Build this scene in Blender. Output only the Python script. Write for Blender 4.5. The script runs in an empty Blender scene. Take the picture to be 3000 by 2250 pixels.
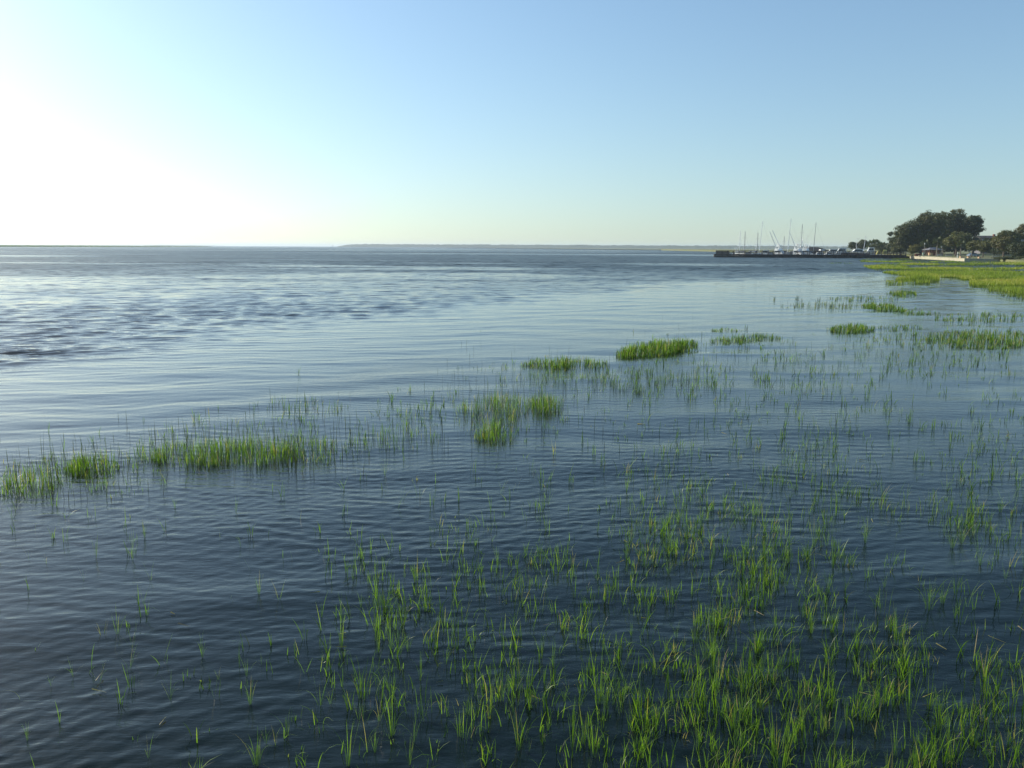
import bpy, bmesh, math, random
import numpy as np
from mathutils import Vector, Matrix

rng = np.random.default_rng(7)
random.seed(7)
S = bpy.context.scene
C = S.collection
R = math.radians

# ------------------------------------------------------------------ camera
F_PX, CX, CY = 2400.0, 1500.0, 1125.0
CAM_H = 4.0
PITCH = math.atan((CY - 723.5) / F_PX)
ROLL = R(0.25)
_f = np.array([0.0, math.cos(PITCH), -math.sin(PITCH)])
_r0 = np.array([1.0, 0.0, 0.0])
_u0 = np.array([0.0, math.sin(PITCH), math.cos(PITCH)])
_r = _r0 * math.cos(ROLL) + _u0 * math.sin(ROLL)
_u = -_r0 * math.sin(ROLL) + _u0 * math.cos(ROLL)
cam_d = bpy.data.cameras.new('camera')
cam = bpy.data.objects.new('camera', cam_d)
C.objects.link(cam)
cam.matrix_world = Matrix(((_r[0], _u[0], -_f[0], 0), (_r[1], _u[1], -_f[1], 0), (_r[2], _u[2], -_f[2], CAM_H), (0, 0, 0, 1)))
cam_d.sensor_width = 36.0
cam_d.lens = 36.0 * F_PX / 3000.0
cam_d.clip_start = 0.1
cam_d.clip_end = 60000.0
S.camera = cam

# ------------------------------------------------------------------ light
SUN_AZ, SUN_EL = R(-60.0), R(26.0)         # azimuth from +Y (the view), negative is to the left
w = bpy.data.worlds.new('World')
S.world = w
w.use_nodes = True
nt = w.node_tree
for n in list(nt.nodes):
    nt.nodes.remove(n)
sky = nt.nodes.new('ShaderNodeTexSky')
sky.sky_type = 'NISHITA'
sky.sun_disc = False
sky.sun_elevation = SUN_EL
sky.sun_rotation = SUN_AZ
sky.altitude = 0.0
sky.air_density = 0.95
sky.dust_density = 0.85
sky.ozone_density = 3.2
bg = nt.nodes.new('ShaderNodeBackground')
bg.inputs['Strength'].default_value = 0.15
wo = nt.nodes.new('ShaderNodeOutputWorld')
# a whiter low sky: read the sky a little above the dusty rim, all the way round
geo = nt.nodes.new('ShaderNodeTexCoord')
up = nt.nodes.new('ShaderNodeVectorMath'); up.operation = 'ADD'
up.inputs[1].default_value = (0, 0, 0.035)
nt.links.new(geo.outputs['Generated'], up.inputs[0])
sq = nt.nodes.new('ShaderNodeVectorMath'); sq.operation = 'MULTIPLY'
sq.inputs[1].default_value = (1, 1, 0.72)
un = nt.nodes.new('ShaderNodeVectorMath'); un.operation = 'NORMALIZE'
nt.links.new(up.outputs[0], sq.inputs[0])
nt.links.new(sq.outputs[0], un.inputs[0])
nt.links.new(un.outputs[0], sky.inputs['Vector'])
wb = nt.nodes.new('ShaderNodeMix'); wb.data_type = 'RGBA'; wb.blend_type = 'MULTIPLY'
wb.inputs[0].default_value = 1.0
wb.inputs[7].default_value = (0.97, 1.01, 0.97, 1)
nt.links.new(sky.outputs[0], wb.inputs[6])
nt.links.new(wb.outputs[2], bg.inputs[0])
nt.links.new(bg.outputs[0], wo.inputs[0])

sd = bpy.data.lights.new('sun', 'SUN')
sd.energy = 5.0
sd.angle = R(0.5)
sd.color = (1.0, 0.93, 0.80)
sun = bpy.data.objects.new('sun', sd)
C.objects.link(sun)
_sv = Vector((math.sin(SUN_AZ) * math.cos(SUN_EL), math.cos(SUN_AZ) * math.cos(SUN_EL), math.sin(SUN_EL)))
sun.rotation_euler = _sv.to_track_quat('Z', 'Y').to_euler()

S.view_settings.view_transform = 'Standard'
S.view_settings.look = 'None'
S.view_settings.gamma = 1.0
S.view_settings.use_curve_mapping = False
S.view_settings.exposure = 0.1
S.render.engine = 'CYCLES'
S.cycles.max_bounces = 8
S.cycles.diffuse_bounces = 2
S.cycles.glossy_bounces = 3
S.cycles.transmission_bounces = 4
S.cycles.transparent_max_bounces = 6
S.cycles.volume_bounces = 1
S.cycles.caustics_reflective = False
S.cycles.caustics_refractive = False


# ------------------------------------------------------------------ helpers
def ray(px, py):
    d = _f + _r * ((px - CX) / F_PX) + _u * ((CY - py) / F_PX)
    return d


def G(px, py, z=0.0):
    """where the sight line through a photo pixel meets the level z"""
    d = ray(px, py)
    t = (z - CAM_H) / d[2]
    return np.array([d[0] * t, d[1] * t])


def at_depth(px, Y, z=0.0):
    """ground x of photo column px at depth Y"""
    d = ray(px, 740.0)
    return d[0] / d[1] * Y


def proj(x, y, z):
    v0 = np.asarray(x); v1 = np.asarray(y); v2 = np.asarray(z) - CAM_H
    de = v0 * _f[0] + v1 * _f[1] + v2 * _f[2]
    a = v0 * _r[0] + v1 * _r[1] + v2 * _r[2]
    b = v0 * _u[0] + v1 * _u[1] + v2 * _u[2]
    return CX + F_PX * a / de, CY - F_PX * b / de, de


def zof(py, px, Y):
    """height that shows at photo row py at depth Y"""
    d = ray(px, py)
    return CAM_H + d[2] / d[1] * Y


def tag(o, label=None, cat=None, group=None, kind=None):
    if label: o['label'] = label
    if cat: o['category'] = cat
    if group: o['group'] = group
    if kind: o['kind'] = kind
    return o


def empty(name, loc, rz=0.0, **kw):
    o = bpy.data.objects.new(name, None)
    o.location = loc
    o.rotation_euler = (0, 0, rz)
    o.empty_display_size = 0.5
    C.objects.link(o)
    return tag(o, **kw)


def mesh_np(name, verts, quads=None, tris=None, attrs=None, smooth=False):
    """mesh from numpy arrays; attrs = {name: per-vertex float array}"""
    me = bpy.data.meshes.new(name)
    verts = np.ascontiguousarray(verts, dtype=np.float32).reshape(-1, 3)
    nq = 0 if quads is None else len(quads)
    ntr = 0 if tris is None else len(tris)
    loops = []
    if nq: loops.append(np.asarray(quads, dtype=np.int32).ravel())
    if ntr: loops.append(np.asarray(tris, dtype=np.int32).ravel())
    loops = np.concatenate(loops)
    tot = np.concatenate([np.full(nq, 4, dtype=np.int32), np.full(ntr, 3, dtype=np.int32)])
    start = np.concatenate([[0], np.cumsum(tot)[:-1]]).astype(np.int32)
    me.vertices.add(len(verts))
    me.vertices.foreach_set('co', verts.ravel())
    me.loops.add(len(loops))
    me.loops.foreach_set('vertex_index', loops)
    me.polygons.add(nq + ntr)
    me.polygons.foreach_set('loop_start', start)
    me.polygons.foreach_set('loop_total', tot)
    if attrs:
        for k, v in attrs.items():
            a = me.attributes.new(k, 'FLOAT', 'POINT')
            a.data.foreach_set('value', np.ascontiguousarray(v, dtype=np.float32))
    me.update(calc_edges=True)
    if smooth:
        me.polygons.foreach_set('use_smooth', np.ones(nq + ntr, dtype=bool))
    return me


def link(name, me, mat=None, parent=None, **kw):
    o = bpy.data.objects.new(name, me)
    C.objects.link(o)
    if mat is not None and len(me.materials) == 0:
        me.materials.append(mat)
    if parent is not None:
        o.parent = parent
    return tag(o, **kw)


class MB:
    """collects shapes, then becomes one mesh object"""
    def __init__(self):
        self.v = []; self.f = []

    def add(self, vs, fs):
        n = len(self.v)
        self.v += [tuple(p) for p in vs]
        self.f += [tuple(i + n for i in f) for f in fs]
        return self

    def box(self, x0, x1, y0, y1, z0, z1):
        vs = [(x0, y0, z0), (x1, y0, z0), (x1, y1, z0), (x0, y1, z0), (x0, y0, z1), (x1, y0, z1), (x1, y1, z1), (x0, y1, z1)]
        return self.add(vs, [(0, 3, 2, 1), (4, 5, 6, 7), (0, 1, 5, 4), (1, 2, 6, 5), (2, 3, 7, 6), (3, 0, 4, 7)])

    def hexa(self, b, t):
        """box from four bottom and four top corners"""
        return self.add(list(b) + list(t), [(0, 3, 2, 1), (4, 5, 6, 7), (0, 1, 5, 4), (1, 2, 6, 5), (2, 3, 7, 6), (3, 0, 4, 7)])

    def tube(self, p0, p1, r0, r1=None, n=6):
        r1 = r0 if r1 is None else r1
        p0 = Vector(p0); p1 = Vector(p1)
        d = (p1 - p0).normalized()
        a = d.orthogonal().normalized(); b = d.cross(a)
        vs = []
        for p, r in ((p0, r0), (p1, r1)):
            for k in range(n):
                t = 2 * math.pi * k / n
                vs.append(p + a * (r * math.cos(t)) + b * (r * math.sin(t)))
        fs = [(k, (k + 1) % n, n + (k + 1) % n, n + k) for k in range(n)]
        fs += [tuple(range(n))[::-1], tuple(range(n, 2 * n))]
        return self.add(vs, fs)

    def path(self, pts, rad, n=6):
        for i in range(len(pts) - 1):
            self.tube(pts[i], pts[i + 1], rad[i], rad[i + 1], n)
        return self

    def loft(self, rings, cap=True):
        n = len(rings[0]); vs = [p for r in rings for p in r]; fs = []
        for i in range(len(rings) - 1):
            for k in range(n):
                fs.append((i * n + k, i * n + (k + 1) % n, (i + 1) * n + (k + 1) % n, (i + 1) * n + k))
        if cap:
            fs += [tuple(range(n))[::-1], tuple(range((len(rings) - 1) * n, len(rings) * n))]
        return self.add(vs, fs)

    def mesh(self, name, smooth=False):
        me = bpy.data.meshes.new(name)
        me.from_pydata(self.v, [], self.f)
        me.update()
        if smooth:
            me.polygons.foreach_set('use_smooth', [True] * len(me.polygons))
        return me

    def build(self, name, mat, parent=None, smooth=False, **kw):
        return link(name, self.mesh(name, smooth), mat, parent, **kw)


def copy_tree(o, parent=None):
    c = o.copy(); C.objects.link(c); c.parent = parent
    for ch in list(o.children):
        copy_tree(ch, c)
    return c


# ------------------------------------------------------------------ materials
def pmat(name, col, rough=0.6, var=0.0, scale=1.0, metal=0.0, bump=0.0, col2=None, spec=0.5, detail=4.0):
    m = bpy.data.materials.new(name)
    m.use_nodes = True
    t = m.node_tree
    b = t.nodes['Principled BSDF']
    b.inputs['Roughness'].default_value = rough
    b.inputs['Metallic'].default_value = metal
    b.inputs['Specular IOR Level'].default_value = spec
    c = (*col, 1.0)
    if var > 0 or col2:
        tc = t.nodes.new('ShaderNodeTexCoord')
        no = t.nodes.new('ShaderNodeTexNoise')
        no.inputs['Scale'].default_value = scale
        no.inputs['Detail'].default_value = detail
        cr = t.nodes.new('ShaderNodeValToRGB')
        a = col2 if col2 else tuple(x * (1 - var) for x in col)
        z = col if col2 else tuple(min(1, x * (1 + var)) for x in col)
        cr.color_ramp.elements[0].position = 0.32; cr.color_ramp.elements[0].color = (*a, 1)
        cr.color_ramp.elements[1].position = 0.68; cr.color_ramp.elements[1].color = (*z, 1)
        t.links.new(tc.outputs['Object'], no.inputs['Vector'])
        t.links.new(no.outputs['Fac'], cr.inputs[0])
        t.links.new(cr.outputs[0], b.inputs['Base Color'])
        if bump:
            bp = t.nodes.new('ShaderNodeBump')
            bp.inputs['Strength'].default_value = bump
            bp.inputs['Distance'].default_value = 0.05
            t.links.new(no.outputs['Fac'], bp.inputs['Height'])
            t.links.new(bp.outputs[0], b.inputs['Normal'])
    else:
        b.inputs['Base Color'].default_value = c
    return m


def leafmat(name, stops, rough=0.5, trans=0.5, tname='tone'):
    """colour by a per-vertex tone; part of the light comes through"""
    m = bpy.data.materials.new(name)
    m.use_nodes = True
    t = m.node_tree
    b = t.nodes['Principled BSDF']
    out = t.nodes['Material Output']
    at = t.nodes.new('ShaderNodeAttribute'); at.attribute_name = tname
    cr = t.nodes.new('ShaderNodeValToRGB')
    els = cr.color_ramp.elements
    els[0].position = stops[0][0]; els[0].color = (*stops[0][1], 1)
    els[1].position = stops[-1][0]; els[1].color = (*stops[-1][1], 1)
    for p, c in stops[1:-1]:
        e = els.new(p); e.color = (*c, 1)
    tr = t.nodes.new('ShaderNodeBsdfTranslucent')
    mx = t.nodes.new('ShaderNodeMixShader'); mx.inputs[0].default_value = trans
    g = t.nodes.new('ShaderNodeMix'); g.data_type = 'RGBA'; g.blend_type = 'MULTIPLY'
    g.inputs[0].default_value = 1.0
    g.inputs[7].default_value = (1.25, 1.35, 0.6, 1)
    t.links.new(at.outputs['Fac'], cr.inputs[0])
    t.links.new(cr.outputs[0], b.inputs['Base Color'])
    t.links.new(cr.outputs[0], g.inputs[6])
    t.links.new(g.outputs[2], tr.inputs[0])
    b.inputs['Roughness'].default_value = rough
    b.inputs['Specular IOR Level'].default_value = 0.35
    t.links.new(b.outputs[0], mx.inputs[1])
    t.links.new(tr.outputs[0], mx.inputs[2])
    t.links.new(mx.outputs[0], out.inputs[0])
    return m


def vnoise(x, y, seed=0, octaves=1):
    """smooth value noise on arrays, 0..1"""
    out = np.zeros(np.shape(x)); amp = 1.0; tot = 0.0
    for o in range(octaves):
        r = np.random.default_rng(seed * 31 + o)
        T = r.random((256, 256))
        xi = np.floor(x).astype(np.int64); yi = np.floor(y).astype(np.int64)
        fx = x - xi; fy = y - yi
        fx = fx * fx * (3 - 2 * fx); fy = fy * fy * (3 - 2 * fy)
        a = T[xi % 256, yi % 256]; b = T[(xi + 1) % 256, yi % 256]
        c = T[xi % 256, (yi + 1) % 256]; d = T[(xi + 1) % 256, (yi + 1) % 256]
        out += amp * ((a * (1 - fx) + b * fx) * (1 - fy) + (c * (1 - fx) + d * fx) * fy)
        tot += amp; amp *= 0.5; x = x * 2.03 + 17.1; y = y * 2.03 + 5.3
    return out / tot


def sstep(a, b, x):
    t = np.clip((x - a) / (b - a), 0, 1)
    return t * t * (3 - 2 * t)


def in_poly(px, py, poly):
    px = np.asarray(px); py = np.asarray(py)
    ins = np.zeros(px.shape, dtype=bool)
    n = len(poly); j = n - 1
    for i in range(n):
        xi, yi = poly[i]; xj, yj = poly[j]
        c = ((yi > py) != (yj > py)) & (px < (xj - xi) * (py - yi) / ((yj - yi) + 1e-12) + xi)
        ins ^= c; j = i
    return ins


# ------------------------------------------------------------------ water
# the shore shelf is calmer; where the wind reaches the surface it is rough.
# both limits run as curves of range against bearing from the landing we stand on
_b1 = [G(0, 1085), G(500, 1012), (G(900, 962)), G(1300, 912), G(1700, 868), G(2100, 830), G(2450, 808), G(2700, 798)]
_b2 = [G(0, 1330), G(400, 1240), G(800, 1130), G(1150, 1050), G(1550, 985), G(1950, 940), G(2300, 880), G(2560, 850), G(3000, 800)]


def limit(pts, x, y):
    a = np.array([math.atan2(p[0], p[1]) for p in pts]); r = np.array([math.hypot(*p) for p in pts])
    o = np.argsort(a)
    return np.exp(np.interp(np.arctan2(x, y), a[o], np.log(r[o])))


def water_rough(x, y):
    """0 calm .. 1 wind ruffled"""
    r = np.hypot(x, y)
    wob = (vnoise(x / 9.0, y / 9.0, 3, 2) - 0.5)
    l1 = limit(_b1, x, y) * (1 + 0.28 * wob)
    l2 = limit(_b2, x, y) * (1 + 0.16 * wob)
    far = sstep(0.84, 1.24, r / l1 * (1 + 0.14 * (vnoise(x / 3.5, y / 1.6, 31, 2) - 0.5)))
    # streaks of calm water lying in the rough, far off
    st = vnoise(x / 55.0 + 3.1, y / 17.0, 11, 2)
    st2 = vnoise(x / 260.0 + 1.7, y / 60.0, 12, 2)
    mixr = sstep(110, 320, r)
    calm = (0.35 + 0.65 * sstep(50, 130, r)) * sstep(0.55, 0.70, st * (1 - mixr) + st2 * mixr)
    far = far * (1 - 0.6 * calm)
    ruffle = sstep(1.0, 0.90, r / l2) * (0.15 + 0.55 * sstep(0.38, 0.68, vnoise(x / 7.0 + 9, y / 4.5, 21, 2)))
    return np.clip(far + 0.05 * sstep(60, 150, r), 0, 1), np.clip(ruffle, 0, 1), sstep(1.12, 0.86, r / l2)


def build_water():
    # rows: close ones are narrow, far ones wide
    rr = [0.6, 1.2, 2.0, 3.0, 4.0, 4.8]
    r = 5.2
    while r < 230:
        rr.append(r)
        r += max(0.026, 0.0034 * r) if r < 120 else 0.0046 * r
    while r < 12000:
        rr.append(r)
        r *= 1.022
    rr = np.array(rr)
    fine = np.arange(R(-40), R(40), 0.0026)
    coarse = np.arange(R(40), R(320), 0.06)
    th = np.concatenate([fine, coarse])
    dth = np.concatenate([np.full(len(fine), 0.0026), np.full(len(coarse), 0.06)])
    RR, TH = np.meshgrid(rr, th, indexing='ij')
    X = RR * np.sin(TH); Y = RR * np.cos(TH)
    dr = np.gradient(rr)[:, None] * np.ones_like(TH)
    lat = RR * dth[None, :]
    rough, ruf, near = water_rough(X, Y)
    Z = np.zeros_like(X)
    act = (RR > 4.5) & (RR < 420)
    # domain warp so that no crest is a ruled line
    wx = X + 0.9 * (vnoise(X / 3.1, Y / 3.1, 41, 2) - 0.5) + 2.0 * (vnoise(X / 11, Y / 11, 43) - 0.5)
    wy = Y + 0.9 * (vnoise(X / 3.3 + 5, Y / 3.3, 42, 2) - 0.5) + 2.0 * (vnoise(X / 12, Y / 12, 44) - 0.5)
    groups = [vnoise(X / 2.2, Y / 1.4, 51 + k) for k in range(3)] + [vnoise(X / 0.7, Y / 0.5, 61 + k) for k in range(2)]
    g = np.random.default_rng(5)
    # (wavelength, slope over the shelf, slope in the calm band, slope in the rough, direction spread)
    waves = []
    for lam in np.geomspace(0.10, 0.38, 20):
        waves.append((lam, 0.0115, 0.0050, 0.085, 0.42))
    for lam in np.geomspace(0.40, 1.05, 18):
        waves.append((lam, 0.0026, 0.0066, 0.062, 0.34))
    for lam in np.geomspace(1.4, 4.5, 12):
        waves.append((lam, 0.0072, 0.0060, 0.015, 0.30))
    for lam, sn, sc, sr, spread in waves:
        lam = lam * g.uniform(0.93, 1.07)
        a = g.normal(0, spread) - 0.20
        kx, ky = math.sin(a), math.cos(a)
        k = 2 * math.pi / lam
        ph = g.uniform(0, 6.283)
        # drop a wave where the net is too coarse to carry it
        need = dr * abs(ky) + lat * abs(kx)
        fade = sstep(0.42, 0.22, need / lam)
        sl = sc + (sn - sc) * near
        sl = sl + (sr - sl) * rough + (0.020 * ruf if lam < 0.3 / 0.93 else 0)
        amp = sl / k * fade * (0.72 + 0.60 * groups[g.integers(0, 5)])
        s = np.sin(k * (kx * wx + ky * wy) + ph)
        Z += np.where(act, amp * (s + 0.16 * (s * s - 0.5)), 0)
    n0, n1 = X.shape
    idx = np.arange(n0 * n1).reshape(n0, n1)
    q = np.stack([idx[:-1, :-1], idx[:-1, 1:], idx[1:, 1:], idx[1:, :-1]], -1).reshape(-1, 4)
    qw = np.stack([idx[:-1, -1], idx[:-1, 0], idx[1:, 0], idx[1:, -1]], -1).reshape(-1, 4)
    # close the middle
    ctr = n0 * n1
    t = np.stack([idx[0, :], np.full(n1, ctr), np.roll(idx[0, :], -1)], -1)
    V = np.concatenate([np.stack([X, Y, Z], -1).reshape(-1, 3), [[0, 0, 0]]])
    ra = np.concatenate([np.clip(rough + 0.5 * ruf, 0, 1).ravel(), [0.2]])
    q = np.concatenate([q, qw])[:, ::-1]
    me = mesh_np('water', V, q, t, {'ruffle': ra}, smooth=True)
    return me, len(q)


def water_material():
    m = bpy.data.materials.new('estuary_water')
    m.use_nodes = True
    t = m.node_tree; N = t.nodes; L = t.links
    b = N['Principled BSDF']
    b.inputs['Base Color'].default_value = (0.0035, 0.0095, 0.0065, 1)
    b.inputs['Roughness'].default_value = 0.03
    b.inputs['IOR'].default_value = 1.333
    geo = N.new('ShaderNodeNewGeometry')
    at = N.new('ShaderNodeAttribute'); at.attribute_name = 'ruffle'

    def noise(sx, sy, scale, detail, rough=0.55):
        mp = N.new('ShaderNodeMapping'); mp.inputs['Scale'].default_value = (sx, sy, 1)
        mp.inputs['Rotation'].default_value = (0, 0, R(-3))
        no = N.new('ShaderNodeTexNoise'); no.inputs['Scale'].default_value = scale
        no.inputs['Detail'].default_value = detail; no.inputs['Roughness'].default_value = rough
        L.new(geo.outputs['Position'], mp.inputs[0]); L.new(mp.outputs[0], no.inputs['Vector'])
        return no.outputs['Fac']

    def math_(op, a, bb):
        n = N.new('ShaderNodeMath'); n.operation = op
        for i, v in enumerate((a, bb)):
            if isinstance(v, (int, float)): n.inputs[i].default_value = v
            else: L.new(v, n.inputs[i])
        return n.outputs[0]
    # tiny ripples over the modelled waves, and the chop of the open water beyond them
    small = noise(0.36, 1.0, 12.0, 4.0, 0.6)
    chop = noise(0.5, 1.0, 0.9, 5.0, 0.62)
    hs = math_('MULTIPLY', small, math_('ADD', math_('MULTIPLY', at.outputs['Fac'], 0.010), 0.0052))
    ln = N.new('ShaderNodeVectorMath'); ln.operation = 'LENGTH'
    L.new(geo.outputs['Position'], ln.inputs[0])
    mr = N.new('ShaderNodeMapRange')
    mr.inputs['From Min'].default_value = 60; mr.inputs['From Max'].default_value = 220
    L.new(ln.outputs['Value'], mr.inputs['Value'])
    hc = math_('MULTIPLY', math_('MULTIPLY', chop, mr.outputs[0]), math_('ADD', math_('MULTIPLY', at.outputs['Fac'], 0.55), 0.03))
    h = math_('ADD', hs, hc)
    bp = N.new('ShaderNodeBump'); bp.inputs['Strength'].default_value = 1.0; bp.inputs['Distance'].default_value = 1.0
    L.new(h, bp.inputs['Height'])
    # beyond the range where single waves are modelled their slopes go into the roughness
    m2 = N.new('ShaderNodeMapRange')
    m2.inputs['From Min'].default_value = 25; m2.inputs['From Max'].default_value = 170
    L.new(ln.outputs['Value'], m2.inputs['Value'])
    gust = math_('ADD', math_('MULTIPLY', noise(0.35, 1.0, 0.035, 6.0, 0.7), 1.1), 0.45)
    rg = math_('ADD', math_('MULTIPLY', math_('MULTIPLY', math_('MULTIPLY', m2.outputs[0], at.outputs['Fac']), gust), 0.29), 0.02)
    L.new(rg, b.inputs['Roughness'])
    # slopes of the chop farther out, where single waves are too small for the net
    def slope(scale, w):
        mp = N.new('ShaderNodeMapping'); mp.inputs['Scale'].default_value = (0.45, 1.0, 1); mp.inputs['Rotation'].default_value = (0, 0, R(-3))
        no = N.new('ShaderNodeTexNoise'); no.inputs['Scale'].default_value = scale; no.inputs['Detail'].default_value = 2.0
        L.new(geo.outputs['Position'], mp.inputs[0]); L.new(mp.outputs[0], no.inputs['Vector'])
        v = N.new('ShaderNodeVectorMath'); v.operation = 'SUBTRACT'; v.inputs[1].default_value = (0.5, 0.5, 0.5)
        L.new(no.outputs['Color'], v.inputs[0])
        u = N.new('ShaderNodeVectorMath'); u.operation = 'MULTIPLY'; u.inputs[1].default_value = (w * 0.6, w, 0)
        L.new(v.outputs[0], u.inputs[0])
        return u.outputs[0]
    sa = N.new('ShaderNodeVectorMath'); sa.operation = 'ADD'
    L.new(slope(1.6, 2.4), sa.inputs[0]); L.new(slope(0.45, 1.3), sa.inputs[1])
    sc = N.new('ShaderNodeVectorMath'); sc.operation = 'SCALE'
    L.new(sa.outputs[0], sc.inputs[0])
    m3 = N.new('ShaderNodeMapRange'); m3.inputs['From Min'].default_value = 22; m3.inputs['From Max'].default_value = 190
    L.new(ln.outputs['Value'], m3.inputs['Value'])
    L.new(math_('MULTIPLY', math_('MULTIPLY', m3.outputs[0], gust), math_('ADD', at.outputs['Fac'], 0.05)), sc.inputs['Scale'])
    ad = N.new('ShaderNodeVectorMath'); ad.operation = 'ADD'
    L.new(bp.outputs[0], ad.inputs[0]); L.new(sc.outputs[0], ad.inputs[1])
    nm = N.new('ShaderNodeVectorMath'); nm.operation = 'NORMALIZE'
    L.new(ad.outputs[0], nm.inputs[0])
    L.new(nm.outputs[0], b.inputs['Normal'])
    return m


_wm, _nq = build_water()
link('water', _wm, water_material(), kind='structure')
print('water quads', _nq)


# ------------------------------------------------------------------ land
M = {}
M['mud'] = pmat('tidal_mud', (0.055, 0.055, 0.028), 0.85, col2=(0.035, 0.05, 0.018), scale=0.3)
M['lawn'] = pmat('mown_lawn', (0.13, 0.16, 0.045), 0.9, col2=(0.19, 0.17, 0.075), scale=0.12)
M['far_marsh'] = pmat('far_marsh_grass', (0.11, 0.14, 0.05), 0.9, col2=(0.15, 0.15, 0.07), scale=0.006)
M['far_wood'] = pmat('far_woodland_green', (0.030, 0.045, 0.020), 0.95, col2=(0.055, 0.065, 0.03), scale=0.02)
M['seabed'] = pmat('seabed_mud', (0.04, 0.035, 0.025), 0.9, var=0.2, scale=0.3)

W0 = G(2665, 757.0); W1 = G(2825, 765.5); W2 = G(2930, 766.0)
A0 = G(2098, 753.3)


def sheet(name, pts, z, depth=1.5):
    """a flat slab from an outline, with its edge going down"""
    n = len(pts)
    mb = MB()
    vs = [(p[0], p[1], z) for p in pts] + [(p[0], p[1], z - depth) for p in pts]
    fs = [tuple(range(n)), tuple(range(2 * n - 1, n - 1, -1))]
    fs += [(i, n + i, n + (i + 1) % n, (i + 1) % n) for i in range(n)]
    mb.add(vs, fs)
    bm = bmesh.new(); me = mb.mesh(name); bm.from_mesh(me)
    bmesh.ops.recalc_face_normals(bm, faces=bm.faces)
    bm.to_mesh(me); bm.free()
    return me


# the bottom of the estuary, under everything
link('seabed', mesh_np('seabed', [(-12000, -12000, -1.4), (12000, -12000, -1.4), (12000, 12000, -1.4), (-12000, 12000, -1.4)], quads=[(0, 1, 2, 3)]), M['seabed'], kind='structure')


def park_height(x, y):
    # low behind the wall, gently rising inland
    d = np.minimum((x - W1[0] + 12) * 0.7, 1e9)
    e = (y - W1[1])
    return 0.80 + 0.9 * sstep(5, 110, e) + 0.4 * sstep(20, 160, d) + 0.08 * (vnoise(x / 14, y / 14, 90, 2) - 0.5)


def build_park():
    # gridded ground inside an outline; outline follows the sea wall
    out = [tuple(W0 + [0.35, 0.2]), tuple(W1 + [0.3, 0.35]), tuple(W2 + [0.0, 0.3]), tuple(G(2975, 771)), tuple(G(3150, 776)), tuple(G(3500, 800)), (420, 200), (1100, 260), (1100, 1200), (215, 1200),
           (at_depth(2470, 520), 520), (at_depth(2476, 445), 445), (at_depth(2520, 415), 415), (at_depth(2600, 372), 372), (W0[0] + 0.6, W0[1] + 8)]
    bm = bmesh.new()
    vs = [bm.verts.new((p[0], p[1], 0)) for p in out]
    bm.faces.new(vs)
    bmesh.ops.triangulate(bm, faces=bm.faces[:])
    for cut in np.arange(140, 420, 9.0):
        g = bm.verts[:] + bm.edges[:] + bm.faces[:]
        bmesh.ops.bisect_plane(bm, geom=g, plane_co=(cut, 0, 0), plane_no=(1, 0, 0))
    for cut in np.arange(230, 520, 9.0):
        g = bm.verts[:] + bm.edges[:] + bm.faces[:]
        bmesh.ops.bisect_plane(bm, geom=g, plane_co=(0, cut, 0), plane_no=(0, 1, 0))
    be = [e for e in bm.edges if e.is_boundary]
    for v in bm.verts:
        v.co.z = float(park_height(np.array(v.co.x), np.array(v.co.y)))
    ex = bmesh.ops.extrude_edge_only(bm, edges=be)
    for v in [g for g in ex['geom'] if isinstance(g, bmesh.types.BMVert)]:
        v.co.z = -1.3
    bmesh.ops.recalc_face_normals(bm, faces=bm.faces)
    me = bpy.data.meshes.new('park_lawn'); bm.to_mesh(me); bm.free()
    return me


link('park_lawn', build_park(), M['lawn'], kind='structure')

# meadow of cordgrass standing in the shallows on the right, as outlines on the water
MEADOW = [
    [(2700, 760), (2825, 767), (2935, 768.5), (3100, 778), (3400, 803), (3700, 850), (3700, 960), (3350, 925), (3150, 897), (3000, 880), (2945, 869), (2880, 851), (2842, 838), (2836, 825),
     (2800, 814), (2752, 813), (2752, 825), (2722, 833), (2650, 836), (2600, 839), (2587, 830), (2640, 819), (2690, 812), (2640, 808), (2590, 800), (2548, 788), (2524, 778.5),
     (2560, 776), (2640, 774.5), (2700, 772)],
    [(2512, 763), (2545, 758.5), (2665, 758.5), (2702, 761), (2702, 769), (2640, 770), (2560, 769), (2522, 767)],
]


# ------------------------------------------------------------------ the far shores
def far_wood(name, p0, p1, d0, d1, zf, seed):
    """wooded shore from bearing p0 to p1 (photo columns) at depths d0..d1"""
    n, m = 900, 5
    t = np.linspace(0, 1, n)
    Yc = d0 + (d1 - d0) * t
    px = p0 + (p1 - p0) * t
    Xc = np.array([at_depth(a, b) for a, b in zip(px, Yc)])
    prof = zf(px)
    h = prof * (0.80 + 0.20 * vnoise(t * 55, t * 0, seed, 2) + 0.16 * (vnoise(t * 300, t * 0, seed + 1, 2)))
    V = []
    for k in range(m):
        b = [0, 18, 60, 120, 160][k]
        f = [0.0, 0.86, 1.0, 0.9, 0.0][k]
        V.append(np.stack([Xc * (1 + b / Yc), Yc + b, h * f * (0.93 + 0.14 * vnoise(t * 380, t * 0 + k, seed + 5)) + (0.0 if f else -0.3)], -1))
    V = np.stack(V)      # m, n, 3
    idx = np.arange(m * n).reshape(m, n)
    q = np.stack([idx[:-1, :-1], idx[:-1, 1:], idx[1:, 1:], idx[1:, :-1]], -1).reshape(-1, 4)
    return link(name, mesh_np(name, V, q, smooth=False), M['far_wood'], kind='stuff',
                label='low bluish wooded shoreline far across the water', cat='woodland')


def wz(px):
    z = np.interp(px, [992, 1010, 1040, 1200, 1500, 1800, 2050, 2300, 2550, 2650], [4, 10, 15.5, 16, 15.5, 14.5, 13.5, 13, 12, 11])
    return z


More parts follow.
